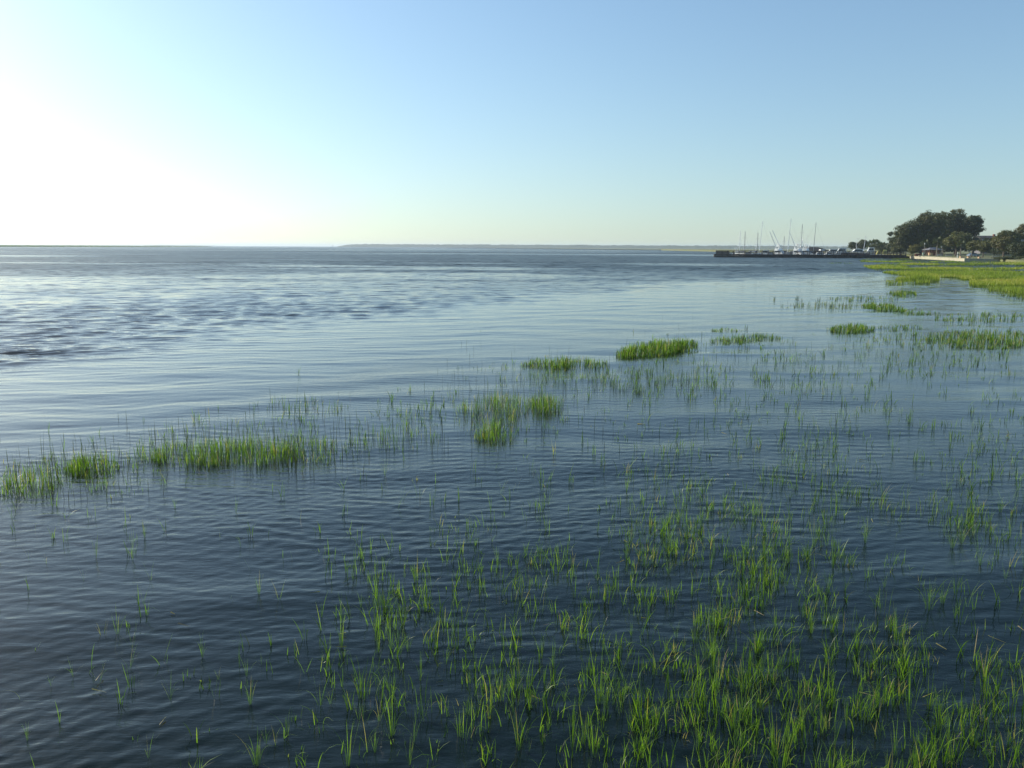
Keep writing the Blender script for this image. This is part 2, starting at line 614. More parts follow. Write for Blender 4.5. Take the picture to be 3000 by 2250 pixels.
far_wood('far_woodland', 990, 2660, 4500, 3000, wz, 3)
far_wood('far_woodland', 420, 660, 7500, 7800, lambda p: np.interp(p, [420, 470, 560, 660], [3, 7, 6, 3]), 9)['label'] = 'thin pale strip of distant shore beyond the tip of the marsh island'

_fm = [G(1290, 724.1), G(1500, 727.2), G(1750, 730.4), G(2050, 734.6), G(2400, 739), G(2700, 743), np.array([at_depth(2700, 3010), 3010]), np.array([at_depth(1500, 4020), 4020]), np.array([at_depth(1250, 4250), 4250])]
link('far_marsh', sheet('far_marsh', [tuple(p) for p in _fm], 0.35, 1.0), M['far_marsh'], kind='structure')


# ------------------------------------------------------------------ grass blades
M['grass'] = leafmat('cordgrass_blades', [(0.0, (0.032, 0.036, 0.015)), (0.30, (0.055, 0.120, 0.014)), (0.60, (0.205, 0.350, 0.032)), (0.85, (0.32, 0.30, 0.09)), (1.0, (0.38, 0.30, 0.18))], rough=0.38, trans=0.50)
M['meadow'] = leafmat('meadow_blades', [(0.0, (0.045, 0.065, 0.014)), (0.35, (0.110, 0.165, 0.022)), (0.7, (0.235, 0.310, 0.032)), (1.0, (0.40, 0.36, 0.09))], rough=0.5, trans=0.45)


def blades(x, y, h, az, lean, curl, wid, tone, seg=5, z0=-0.04, fa=None):
    n = len(x)
    t = np.linspace(0, 1, seg + 1)[None, :]
    h_ = h[:, None]; le = lean[:, None]; cu = curl[:, None]
    off = h_ * (le * t + 0.9 * cu * t ** 2.3)
    z = h_ * (t * (1 - 0.2 * le ** 2) - 0.55 * cu * t ** 3.0) + z0
    ca = np.cos(az)[:, None]; sa = np.sin(az)[:, None]
    if fa is None:
        fa = az + np.random.default_rng(n).uniform(-1.0, 1.0, n) + math.pi / 2
    wx = np.cos(fa)[:, None]; wy = np.sin(fa)[:, None]
    wd = wid[:, None] * 0.5 * np.minimum(1.0, (1 - t) * 2.2 + 0.04) ** 0.8 * (0.72 + 0.28 * np.minimum(1, t * 4))
    px = x[:, None] + off * ca; py = y[:, None] + off * sa
    V = np.empty((n, seg + 1, 2, 3))
    V[:, :, 0, 0] = px - wd * wx; V[:, :, 1, 0] = px + wd * wx
    V[:, :, 0, 1] = py - wd * wy; V[:, :, 1, 1] = py + wd * wy
    V[:, :, 0, 2] = z; V[:, :, 1, 2] = z
    base = (np.arange(n) * (seg + 1) * 2)[:, None]
    k = np.arange(seg)[None, :] * 2 + base
    Q = np.stack([k, k + 1, k + 3, k + 2], -1).reshape(-1, 4)
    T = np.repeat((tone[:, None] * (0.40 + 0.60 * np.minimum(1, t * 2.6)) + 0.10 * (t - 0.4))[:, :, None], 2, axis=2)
    return V.reshape(-1, 3), Q, T.reshape(-1)


def join(parts):
    V = []; Q = []; T = []; n = 0
    for v, q, t in parts:
        V.append(v); Q.append(q + n); T.append(t); n += len(v)
    return np.concatenate(V), np.concatenate(Q), np.concatenate(T)


def tuft(seed, n=10, hgt=0.55, spread=0.05, lean=0.16, arch=0.25, dry=0.1, wid=0.009):
    """one clump: a sheaf of blades from a small foot, some arching out, a few dry"""
    g = np.random.default_rng(seed)
    r = spread * np.sqrt(g.random(n)); a = g.uniform(0, 6.283, n)
    h = hgt * g.uniform(0.45, 1.0, n)
    az = a + g.normal(0, 0.6, n)
    le = np.abs(g.normal(lean, lean * 0.7, n)) + 0.02
    cu = np.where(g.random(n) < arch, g.uniform(0.35, 0.95, n), g.uniform(0.0, 0.22, n))
    tn = np.clip(g.normal(0.47, 0.13, n), 0.1, 0.75)
    tn = np.where(g.random(n) < dry, g.uniform(0.82, 1.0, n), tn)
    return blades(r * np.cos(a), r * np.sin(a), h, az, le, cu, wid * g.uniform(0.6, 1.25, n), tn, 6)


def in_meadow(px, py):
    m = np.zeros(np.shape(px), dtype=bool)
    for poly in MEADOW:
        m |= in_poly(px, py, poly)
    return m


def build_meadow():
    g = np.random.default_rng(77)
    n = 420000
    # even over the ground in bearing, weighted towards the near side in range
    px = g.uniform(2500, 3650, n); py = 757 + 190 * g.random(n) ** 1.35
    keep = in_meadow(px, py)
    # thinner growth where the meadow meets the pool
    edge = vnoise(px / 26.0, py / 5.0, 71, 2)
    thin = ((px > 2580) & (py > 834) & (px < 2800)) | ((py > 838) & (py > 838 + (px - 2842) * 0.16))
    soft = 0.35 + 0.65 * (~in_poly(px, py, [(2500, 826), (2848, 826), (2848, 842), (3000, 866), (3650, 930), (3650, 1000), (2500, 1000)]))
    keep &= g.random(n) < soft
    band = vnoise(px / 170.0 + 3, py / 5.5, 74, 2)
    keep &= (band < 0.60) | (g.random(n) < 0.30)
    keep &= np.where(thin, g.random(n) < 0.35, g.random(n) < 0.25 + 0.9 * sstep(0.22, 0.5, edge))
    px = px[keep]; py = py[keep]
    P = np.array([ray(a, b) for a, b in zip(px, py)])
    t = -CAM_H / P[:, 2]
    x = P[:, 0] * t; y = P[:, 1] * t
    n = len(x)
    if n > 130000:
        s = g.permutation(n)[:130000]; x = x[s]; y = y[s]; px = px[s]; py = py[s]; n = 130000
    d = np.hypot(x, y)
    big = vnoise(x / 15.0, y / 40.0, 72, 3)
    creek_shade = sstep(0.50, 0.64, vnoise(x / 26.0 + 4, y / 15.0, 73, 3))
    # the darker, shorter hummock beside the pool
    low = sstep(0.54, 0.62, vnoise(px / 170.0 + 3, py / 5.5, 74, 2))
    hum = np.exp(-(((px - 2700) / 48) ** 2 + ((py - 824) / 9) ** 2))
    h = (0.42 + 0.30 * big) * g.uniform(0.6, 1.1, n) * (1 - 0.65 * creek_shade) * (1 + 0.35 * hum) * (1 - 0.5 * low)
    tn = np.clip(0.62 + 1.1 * (big - 0.5) + g.normal(0, 0.12, n) - 0.42 * creek_shade - 0.42 * hum - 0.35 * low, 0, 1)  # dark bands across the meadow: their shadow is put into the blade tone
    w = np.clip(d * 0.00042, 0.022, 0.10) * g.uniform(0.6, 1.3, n)
    V, Q, T = blades(x, y, h, g.uniform(0, 6.283, n), g.uniform(0, 0.25, n), g.uniform(0, 0.35, n), w, tn, 2, fa=g.uniform(0, 3.14, n))
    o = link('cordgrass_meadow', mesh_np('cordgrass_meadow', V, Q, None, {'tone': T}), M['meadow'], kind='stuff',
             label='dense bright yellow green cordgrass meadow in front of the white sea wall', cat='grass')
    return o


build_meadow()


# marsh island on the left and the edge of the far marsh: tall grass as one mass each
def grass_bank(name, outline, label, hgt, n, seed):
    pts = [tuple(p) for p in outline]
    link(name + '_mud', sheet(name, pts, 0.5, 1.6), M['mud'], kind='structure')
    g = np.random.default_rng(seed)
    a = np.array(pts)
    lo = a.min(0); hi = a.max(0)
    x = g.uniform(lo[0], hi[0], n * 5); y = lo[1] + (hi[1] - lo[1]) * g.random(n * 5) ** 2.2
    k = in_poly(x, y, pts); x = x[k][:n]; y = y[k][:n]; m = len(x)
    h = hgt * g.uniform(0.7, 1.1, m)
    tn = np.clip(0.45 + 0.5 * (vnoise(x / 60, y / 60, seed) - 0.5) + g.normal(0, 0.1, m), 0, 1)
    V, Q, T = blades(x, y, h, g.uniform(0, 6.28, m), g.uniform(0, 0.2, m), g.uniform(0, 0.2, m), np.full(m, 2.2), tn, 1, z0=0.3, fa=g.uniform(-0.5, 0.5, m))
    link(name, mesh_np(name, V, Q, None, {'tone': T}), M['meadow'], kind='stuff', label=label, cat='grass')


grass_bank('marsh_island', [G(-700, 719.5), G(0, 723.6), G(200, 723.9), G(420, 723.8), G(560, 723.4), G(622, 722.9), np.array([at_depth(600, 3300), 3300]), np.array([at_depth(430, 3800), 3800]), np.array([at_depth(-700, 4200), 4200])],
           'long low green marsh island on the horizon at the left', 3.4, 9000, 5)


# ------------------------------------------------------------------ patches of cordgrass standing in the water
def patch(cx, cy, rx, ry, n, hgt, label, dense=1.0, seed=0, dry=0.12, wid=0.0078, tall=0.0, arch=0.18, tilt=0.0, tone=0.38, name='cordgrass_patch'):
    """centre and half axes in photo pixels of the ground the patch stands on"""
    g = np.random.default_rng(seed + 1000)
    c = G(cx, cy)
    # plants first, each with several blades
    k = max(6, n // 6)
    rr = np.sqrt(g.random(k)) * 1.08; aa = g.uniform(0, 6.283, k); u = rr * np.cos(aa); v = rr * np.sin(aa)
    px = cx + rx * u; py = cy + ry * v + tilt * rx * u
    W = np.array([G(a, b) for a, b in zip(px, py)]) - c
    cl = sstep(0.25, 0.6, vnoise(W[:, 0] / 0.35 + 7, W[:, 1] / 0.6, seed + 3)) * 0.55 + 0.45
    m = 6
    x = np.repeat(W[:, 0], m) + g.normal(0, 0.06, k * m); y = np.repeat(W[:, 1], m) + g.normal(0, 0.06, k * m)
    hh = np.repeat(0.86 * hgt * (0.6 + 0.5 * cl) * (1 - 0.45 * np.minimum(1, (u * u + v * v) ** 1.5)), m) * g.uniform(0.45, 1.05, k * m)
    keep = g.random(k * m) < np.repeat(cl, m) * dense
    x = x[keep]; y = y[keep]; hh = hh[keep]; q = len(x)
    tn = np.clip(g.normal(tone, 0.14, q), 0.02, 0.78)
    tn = np.where(g.random(q) < dry, g.uniform(0.8, 1.0, q), tn)
    cu = np.where(g.random(q) < arch, g.uniform(0.3, 0.9, q), g.uniform(0, 0.2, q))
    P = [blades(x, y, hh, g.uniform(0, 6.28, q), np.abs(g.normal(0.08, 0.08, q)), cu, wid * g.uniform(0.6, 1.3, q), tn, 4)]
    if tall:                                    # thin dark bare stalks reaching over the leaves
        s = int(tall * 0.6)
        u = g.uniform(-1.15, 1.15, s); v = g.uniform(-0.9, 1.2, s) * -1
        W = np.array([G(cx + rx * a, cy + ry * b * 1.6 + tilt * rx * a) for a, b in zip(u, v)]) - c
        P.append(blades(W[:, 0], W[:, 1], hgt * g.uniform(0.55, 1.3, s), g.uniform(0, 6.28, s), np.abs(g.normal(0.05, 0.07, s)), g.uniform(0, 0.06, s), np.full(s, 0.0085), g.uniform(0.0, 0.12, s), 2))
    V, Q, T = join(P)
    me = mesh_np(name, V, Q, None, {'tone': T})
    if n / (rx * ry) < 0.16:                    # loose stems nobody could count
        o = link('loose_cordgrass', me, M['grass'], label=label, kind='stuff')
        o.location = (c[0], c[1], 0)
        return None
    o = empty(name, (c[0], c[1], 0), label=label, cat='grass patch')
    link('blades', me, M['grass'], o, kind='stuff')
    return o


PG = 'cordgrass patches standing in the shallow water'
_p = [
    (90, 1425, 95, 34, 420, 0.55, 'thin cordgrass patch with dark stalks at the left edge of the water', dict(tall=80, tilt=-0.12)),
    (275, 1372, 72, 22, 620, 0.50, 'small thick cordgrass patch between the left edge and the long patch', dict(tall=60, tilt=-0.08)),
    (655, 1338, 225, 30, 1500, 0.56, 'longest and thickest cordgrass patch in the left half, bristling with dark stalks', dict(tall=170, tilt=-0.01)),
    (720, 1320, 330, 52, 420, 0.34, 'loose stems fringing the long patch in the left half', dict(tall=150)),
    (905, 1325, 110, 30, 420, 0.46, 'thinning right end of the long cordgrass patch in the left half', dict(tall=80, dense=0.85)),
    (200, 1400, 260, 60, 300, 0.32, 'loose stems fringing the patches at the left edge', dict(tall=110)),
    (1500, 1225, 260, 70, 420, 0.32, 'loose stems around the reedy stand near the middle', dict(tall=150)),
    (1750, 1095, 420, 45, 560, 0.32, 'loose stems around the bright islands beyond the middle', dict(tall=150)),
    (2500, 1035, 560, 55, 1100, 0.36, 'loose thin stems in the blue water below the meadow', dict(tall=160)),
    (1150, 1290, 130, 30, 230, 0.48, 'sparse reedy cordgrass right of the long left patch', dict(tall=40)),
    (880, 1195, 130, 22, 160, 0.45, 'faint scattered cordgrass with dark sticks behind the long left patch', dict(tall=34)),
    (1455, 1278, 58, 22, 480, 0.55, 'compact green cordgrass tuft in front of the reedy stand near the middle', dict(tall=14)),
    (1470, 1205, 120, 34, 560, 0.62, 'tall reedy stand of cordgrass and dead stalks near the middle', dict(tall=90, dry=0.22, tone=0.38)),
    (1600, 1195, 46, 20, 420, 0.62, 'thick green cordgrass tuft at the right end of the reedy stand', dict(tall=10)),
    (1655, 1070, 118, 11, 1000, 0.46, 'long narrow bright cordgrass island left of the bigger mound', dict(tall=16, wid=0.014, arch=0.1)),
    (1925, 1028, 112, 17, 2300, 0.60, 'biggest bright green cordgrass mound rising beyond the middle of the water', dict(tilt=-0.12, wid=0.016, tall=8, arch=0.1)),
    (1900, 1120, 190, 34, 760, 0.46, 'scattered dark green weeds and cordgrass in front of the two bright islands', dict(tall=40, dry=0.05, tone=0.28)),
    (1640, 1110, 120, 20, 260, 0.42, 'sparse low cordgrass in front of the long narrow island', dict(tall=20)),
    (2140, 1000, 60, 9, 330, 0.40, 'low cordgrass tuft to the right of the biggest mound', dict(wid=0.015)),
    (2225, 990, 62, 7, 330, 0.36, 'thin flat cordgrass strip two tufts right of the biggest mound', dict(wid=0.015)),
    (2130, 969, 40, 4, 170, 0.34, 'tiny far cordgrass strip behind the low tufts', dict(wid=0.018)),
    (2495, 966, 62, 10, 900, 0.50, 'bright rounded cordgrass hummock alone in blue water at the right', dict(wid=0.018)),
    (2640, 962, 80, 8, 260, 0.34, 'ragged thin tail of grass right of the rounded hummock', dict(wid=0.016)),
    (2890, 995, 170, 26, 2300, 0.50, 'wide ragged cordgrass belt at the right edge below the meadow', dict(wid=0.017, dry=0.18, arch=0.3)),
    (2690, 1000, 120, 22, 520, 0.42, 'sparse left end of the ragged belt at the right edge', dict(wid=0.015, dry=0.18)),
    (2420, 898, 120, 7, 420, 0.55, 'thin brownish reed line across calm water left of the green strip', dict(wid=0.018, dry=0.3, tall=40, tone=0.25)),
    (2590, 903, 62, 8, 900, 0.55, 'dense green cordgrass strip right of the brownish reed line', dict(wid=0.022, tilt=0.10)),
    (2680, 918, 60, 5, 240, 0.40, 'low green tail trailing right from the dense strip', dict(wid=0.02)),
    (2540, 878, 110, 6, 340, 0.60, 'faint reed line behind the dense green strip', dict(wid=0.02, dry=0.25, tall=30)),
    (2645, 862, 44, 6, 620, 0.60, 'small green cordgrass islet just off the tip of the meadow', dict(wid=0.026)),
    (2890, 933, 150, 13, 620, 0.50, 'thin far belt of cordgrass near the right edge above the ragged belt', dict(wid=0.02, dry=0.15)),
    (2330, 880, 80, 4, 60, 0.60, 'few brown reed stems in the bright calm water', dict(wid=0.02, tone=0.2, tall=12)),
    (2465, 771.5, 38, 0.8, 200, 0.45, 'flat green smear of grass in open water beside the pier', dict(wid=0.09)),
]
for i, (cx, cy, rx, ry, n, hgt, lab, kw) in enumerate(_p):
    _o = patch(cx, cy, rx, ry, n, hgt, lab, seed=i * 7, **kw)
    if _o: tag(_o, group=PG)

# ------------------------------------------------------------------ single clumps in the foreground
# foot in photo pixels, height in metres, vigour 0 thin .. 2 full
_named = [
    (753, 2243, 0.62, 2, 'arching cordgrass clump at the lower left beside the bottom edge, leaves splayed wide'),
    (1061, 2047, 0.60, 2, 'tall upright cordgrass clump standing alone left of the lower middle'),
    (1755, 2063, 0.78, 2, 'tallest sheaf of straight cordgrass blades just right of the lower middle'),
    (1822, 2045, 0.55, 2, 'bushy cordgrass clump touching the tallest sheaf on its right'),
    (1775, 2079, 0.50, 2, 'low arching cordgrass clump in front of the tallest sheaf'),
    (2269, 2221, 0.70, 2, 'narrow bright cordgrass clump at the bottom right of centre'),
    (2557, 2085, 0.62, 2, 'stiff fan shaped cordgrass clump in the lower right'),
    (2627, 1886, 0.62, 2, 'thick cordgrass clump above the fan shaped one in the lower right'),
    (759, 1745, 0.42, 1, 'short thick cordgrass tuft with a pale foot in the open left water'),
    (345, 1860, 0.45, 1, 'leaning cordgrass tuft alone in the lower left water'),
    (281, 1635, 0.35, 1, 'stubby pale tipped tuft left of the middle of the open left water'),
    (424, 1575, 0.34, 1, 'stubby bent tuft below the long left patch'),
]
_more = [(937, 2068, .38, 1), (968, 2064, .38, 1), (1019, 2066, .45, 1), (1051, 2110, .42, 1), (1198, 2243, .5, 1), (1098, 2206, .42, 1), (1074, 2196, .35, 0), (841, 2157, .40, 1), (808, 2184, .38, 0), (780, 2180, .36, 0),
         (733, 2066, .3, 1), (1129, 1788, .52, 2), (1180, 1835, .58, 2), (1247, 1792, .45, 1), (1058, 1780, .36, 1), (1035, 1702, .42, 1), (1013, 1678, .40, 1), (1196, 1910, .45, 1), (1170, 1921, .40, 1), (1231, 1996, .42, 1),
         (1378, 2004, .45, 1), (1306, 1949, .42, 1), (1004, 1831, .44, 1), (937, 1898, .34, 0), (1215, 2113, .36, 0), (1345, 2160, .42, 1), (1368, 2098, .42, 1), (1560, 2061, .38, 1), (1522, 1990, .36, 1), (1621, 1956, .38, 1),
         (1654, 2059, .36, 1), (1605, 2142, .38, 1), (1674, 2131, .42, 1), (1520, 2198, .42, 1), (1710, 2182, .42, 1), (1728, 2195, .36, 1), (1675, 2197, .40, 1), (2036, 1833, .55, 2), (2114, 1833, .52, 2), (2083, 1829, .40, 1),
         (2375, 1856, .45, 2), (2015, 2081, .48, 1), (2088, 1972, .44, 1), (2093, 2058, .44, 1), (2179, 2032, .62, 2), (2196, 2030, .45, 1), (2219, 1916, .55, 2), (2149, 2141, .46, 2), (2285, 1972, .40, 1), (2229, 2078, .46, 1),
         (2431, 1952, .44, 1), (2617, 2081, .56, 1), (2481, 2131, .42, 1), (2663, 2114, .5, 1), (2308, 2197, .46, 1), (2388, 2075, .36, 1), (2441, 2058, .44, 1), (2623, 2217, .5, 1), (2680, 2244, .55, 1), (2050, 2181, .40, 1),
         (2043, 2207, .46, 1), (2260, 1700, .60, 2), (2310, 1650, .50, 2), (2240, 1640, .48, 2), (2330, 1730, .50, 1), (2180, 1620, .45, 1), (2535, 1590, .5, 2), (2120, 1500, .42, 1), (2215, 1510, .45, 2), (2055, 1545, .5, 2),
         (2035, 1590, .5, 1), (2815, 1590, .5, 2), (2790, 1605, .44, 2), (2850, 1560, .44, 2), (2900, 1530, .5, 2), (2930, 1500, .48, 2), (2960, 1560, .4, 1), (2980, 1440, .4, 1), (2385, 1480, .4, 1), (2475, 1520, .42, 1),
         (2440, 1430, .36, 1), (2560, 1360, .36, 1), (2615, 1335, .5, 1), (2730, 1370, .36, 1), (2825, 1400, .36, 1), (2945, 1700, .42, 1), (2870, 1660, .4, 1), (2720, 1790, .56, 2), (2760, 1770, .5, 2), (2800, 1745, .46, 1),
         (2340, 1255, .32, 1), (2385, 1250, .34, 1), (2490, 1260, .32, 1), (2600, 1250, .34, 1), (1850, 1360, .36, 1), (1925, 1410, .4, 1), (1990, 1420, .36, 1), (1835, 1440, .4, 1), (1750, 1560, .38, 1), (1700, 1550, .3, 0),
         (1270, 1480, .34, 1), (1128, 1395, .42, 1), (1395, 1600, .35, 1), (1540, 1630, .40, 1), (1580, 1640, .38, 1), (1600, 1560, .42, 1), (1660, 1640, .34, 1), (1410, 1690, .4, 1), (1460, 1660, .4, 1), (1550, 1730, .42, 1),
         (80, 2170, .3, 1), (85, 1640, .3, 0), (135, 1650, .34, 0), (290, 2000, .34, 0), (150, 2010, .34, 0), (215, 1980, .3, 0), (500, 2050, .3, 0), (245, 1700, .36, 0), (440, 1700, .34, 0), (645, 1575, .32, 0), (705, 1600, .34, 0),
         (435, 2220, .3, 0), (380, 1960, .3, 0), (640, 1990, .3, 0)]


def fg_density(px, py):
    def gs(cx, cy, rx, ry, w):
        return w * np.exp(-(((px - cx) / rx) ** 2 + ((py - cy) / ry) ** 2))
    d = gs(2250, 1690, 280, 160, 1.0) + gs(2880, 1520, 150, 130, 0.8) + gs(2120, 1960, 420, 260, 0.62) + gs(2700, 2080, 380, 230, 0.60)
    d = d + gs(2060, 1520, 160, 90, 0.7) + gs(1750, 1620, 330, 130, 0.42) + gs(2500, 1430, 420, 110, 0.5) + gs(1250, 1860, 260, 170, 0.36) + gs(1420, 2100, 380, 160, 0.33)
    d = d + gs(1050, 1690, 130, 60, 0.35) + gs(2700, 1250, 420, 90, 0.32) + gs(2350, 1340, 620, 130, 0.46) + gs(2350, 1130, 700, 90, 0.50) + gs(2400, 2150, 700, 190, 0.35) + gs(1500, 1750, 500, 260, 0.16) + 0.035
    d = d * (1 - 0.6 * np.exp(-(((px - 2620) / 160) ** 2 + ((py - 1700) / 90) ** 2)))
    return d


LAB = {0: 'thin wispy cordgrass sprig', 1: 'slender green cordgrass clump', 2: 'full leafy cordgrass clump'}
GRP = {0: 'wispy cordgrass sprigs', 1: 'slender cordgrass clumps', 2: 'full cordgrass clumps'}
PARM = {0: dict(n=4, spread=0.03, lean=0.24, arch=0.45, dry=0.08, wid=0.0075), 1: dict(n=9, spread=0.045, lean=0.15, arch=0.42, dry=0.035, wid=0.0095), 2: dict(n=18, spread=0.09, lean=0.16, arch=0.45, dry=0.05, wid=0.0105)}
VAR = {}
for kk in (0, 1, 2):
    VAR[kk] = []
    for s in range(9):
        V, Q, T = tuft(900 + kk * 50 + s, hgt=1.0, **{**PARM[kk], 'n': PARM[kk]['n'] + s % 4, 'wid': PARM[kk]['wid'] * 1.2})
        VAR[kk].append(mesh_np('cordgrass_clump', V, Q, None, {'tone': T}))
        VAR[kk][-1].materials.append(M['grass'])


def region(px, py):
    row = 'along the bottom edge' if py > 2120 else 'low in the foreground' if py > 1900 else 'in the middle foreground' if py > 1680 else 'behind the foreground' if py > 1450 else 'in blue water beyond'
    col = 'at the far left' if px < 500 else 'left of centre' if px < 1150 else 'just left of the middle' if px < 1500 else 'just right of the middle' if px < 1900 else 'right of centre' if px < 2350 else 'towards the right' if px < 2700 else 'at the far right'
    return row + ' ' + col


def clump(px, py, h, kind, label=None, g=random):
    p = G(px, py)
    o = bpy.data.objects.new('cordgrass_clump', g.choice(VAR[kind]))
    C.objects.link(o)
    o.location = (p[0], p[1], 0.0)
    o.rotation_euler = (0, 0, g.uniform(0, 6.283))
    s = h * g.uniform(0.62, 1.12)
    size = 'short ' if s < 0.30 else 'tall ' if s > 0.44 else ''
    alone = min([math.hypot(px - q[0], (py - q[1]) * 1.3) for q in _all if (q[0], q[1]) != (px, py)] or [99]) > 52
    lead = size + LAB[kind].replace(' clump', ' clump standing alone' if alone and kind else ' clump').replace(' sprig', ' sprig standing alone' if alone and not kind else ' sprig')
    wd = s * g.uniform(0.5, 0.75)
    o.scale = (wd, wd, s)
    tag(o, label or (lead + ' ' + region(px, py)), 'grass clump', None if label else size + GRP[kind] + (' standing alone' if alone else '') + ' ' + region(px, py))
    return o


_all = [tuple(a[:4]) + (a[4],) for a in _named] + [tuple(a) + (None,) for a in _more]
# fill up to three hundred single clumps, the nearest ones
_g = np.random.default_rng(31)
_used = [(a[0], a[1]) for a in _named] + [(a[0], a[1]) for a in _more]
_need = 296 - len(_used)
_cand = []
while _need > 0:
    a, b = _g.uniform(-40, 3040), _g.uniform(1480, 2290)
    if _g.random() > fg_density(a, b) * 1.5 * float(sstep(0.42, 0.62, vnoise(np.array(a / 75.0), np.array(b / 60.0), 96, 2))):
        continue
    if min(math.hypot(a - u[0], (b - u[1]) * 1.3) for u in _used) < 22:
        continue
    _used.append((a, b)); _need -= 1
    k = 0 if _g.random() < 0.38 else (2 if _g.random() < 0.30 * fg_density(a, b) * 1.6 else 1)
    _all.append((a, b, _g.uniform(0.24, 0.58), k, None))
for a in _all:
    clump(*a)

# everything smaller or farther: one mass of loose stems and sprigs
def scattered():
    g = np.random.default_rng(404)
    P = []
    n = 62000
    px = g.uniform(-150, 3200, n); py = 900 + (2330 - 900) * g.random(n) ** 1.05
    d = fg_density(px, py) * 0.62
    # the band of thin stems that runs with the patches, and the stems behind them
    band = np.interp(px, [0, 600, 1100, 1500, 2000, 2500, 3000], [1400, 1300, 1240, 1170, 1080, 1040, 1010])
    d = d + 0.50 * np.exp(-((py - band) / (55 + 45 * sstep(1200, 2200, px))) ** 2)
    d = d * np.where(py < band - 110, 0.05, 1.0) * sstep(0.30, 0.66, vnoise(px / 75, py / 50, 96, 2)) * 1.25
    # ground per photo pixel grows with range: thin it out to keep an even stand
    k = (g.random(n) < d * (0.50 - 0.12 * sstep(1500, 2000, py))) & ~in_meadow(px, py)
    px = px[k]; py = py[k]
    for a, b in zip(px, py):
        c = G(a, b)
        dist = math.hypot(*c)
        m = int(g.integers(1, 5)) if dist > 16 else int(g.integers(1, 6))
        h = g.uniform(0.10, 0.40) * (1.0 if dist < 18 else 0.9)
        dry = g.random() < 0.05
        x = c[0] + g.normal(0, 0.03, m); y = c[1] + g.normal(0, 0.03, m)
        tn = g.uniform(0.8, 1.0, m) if dry else np.clip(g.normal(0.42, 0.15, m), 0.02, 0.78)
        cu = np.where(g.random(m) < 0.25, g.uniform(0.3, 0.9, m), g.uniform(0, 0.2, m))
        P.append(blades(x, y, h * g.uniform(0.6, 1.1, m), g.uniform(0, 6.28, m), np.abs(g.normal(0.13, 0.12, m)), cu, np.clip(0.0066 * g.uniform(0.6, 1.3, m) * max(1.0, dist / 14), 0.004, 0.03), tn, 4))
    V, Q, T = join(P)
    print('scattered plants', len(P))
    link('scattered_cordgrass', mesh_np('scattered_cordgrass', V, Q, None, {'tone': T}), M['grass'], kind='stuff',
         label='loose thin cordgrass stems scattered over the shallow water between the clumps', cat='grass')


scattered()


def straw():
    """bits of dead leaf lying on the water among the stems"""
    g = np.random.default_rng(55); n = 130
    px = g.uniform(-50, 3050, n); py = g.uniform(1150, 2270, n)
    k = g.random(n) < 0.15 + fg_density(px, py); px = px[k]; py = py[k]; n = len(px)
    c = np.array([G(a, b) for a, b in zip(px, py)])
    a = g.uniform(0, 3.14, n); L = g.uniform(0.02, 0.09, n); w = g.uniform(0.002, 0.0045, n)
    dx, dy = np.cos(a) * L, np.sin(a) * L; wx, wy = -np.sin(a) * w, np.cos(a) * w
    z = g.uniform(0.012, 0.03, n)
    V = np.stack([np.stack([c[:, 0] - dx - wx, c[:, 1] - dy - wy, z], -1), np.stack([c[:, 0] + dx - wx, c[:, 1] + dy - wy, z + g.uniform(-.012, .02, n)], -1),
                  np.stack([c[:, 0] + dx + wx, c[:, 1] + dy + wy, z + .004], -1), np.stack([c[:, 0] - dx + wx, c[:, 1] - dy + wy, z], -1)], 1).reshape(-1, 3)
    T = np.repeat(np.where(g.random(n) < 0.6, g.uniform(0.85, 1.0, n), g.uniform(0.0, 0.2, n)), 4)
    link('floating_straw', mesh_np('floating_straw', V, np.arange(4 * n).reshape(n, 4), None, {'tone': T}), M['grass'], kind='stuff', label='scraps of dead leaf floating between the cordgrass stems', cat='debris')


straw()


# ------------------------------------------------------------------ materials of the built things
M['wall'] = pmat('pale_concrete', (0.44, 0.40, 0.28), 0.8, var=0.14, scale=1.3, bump=0.3)
M['dark_wood'] = pmat('creosoted_timber', (0.030, 0.028, 0.026), 0.8, var=0.35, scale=2.5)
M['deck_wood'] = pmat('weathered_deck', (0.10, 0.085, 0.07), 0.8, var=0.25, scale=2.0)
M['rail_wood'] = pmat('brown_rail_timber', (0.055, 0.038, 0.030), 0.75, var=0.3, scale=3.0)
M['hull'] = pmat('white_gelcoat', (0.78, 0.80, 0.78), 0.35, var=0.05, scale=0.8)
M['navy'] = pmat('navy_hull_paint', (0.02, 0.025, 0.04), 0.35, var=0.1, scale=1.0)
M['glass'] = pmat('tinted_window', (0.02, 0.025, 0.03), 0.1, var=0.05, scale=1.0)
M['mast'] = pmat('pale_aluminium', (0.86, 0.87, 0.86), 0.4, metal=0.0, var=0.06, scale=0.5)
M['mast_dark'] = pmat('grey_anodised_mast', (0.30, 0.30, 0.31), 0.5, metal=0.0, var=0.1, scale=0.5)
M['canvas'] = pmat('blue_canvas', (0.05, 0.08, 0.16), 0.85, var=0.15, scale=2.0)
M['white_canvas'] = pmat('white_canvas', (0.75, 0.75, 0.72), 0.85, var=0.06, scale=2.0)
M['yellow'] = pmat('pale_yellow_cover', (0.68, 0.62, 0.20), 0.8, var=0.1, scale=1.5)
M['roof'] = pmat('grey_shingle_roof', (0.17, 0.17, 0.19), 0.8, var=0.2, scale=3.0)
M['roof_dark'] = pmat('dark_shingle_roof', (0.035, 0.033, 0.032), 0.85, var=0.25, scale=3.0)
M['house'] = pmat('grey_siding', (0.17, 0.16, 0.17), 0.8, var=0.1, scale=1.0)
M['brick'] = pmat('red_brown_brick', (0.20, 0.065, 0.040), 0.85, var=0.25, scale=4.0)
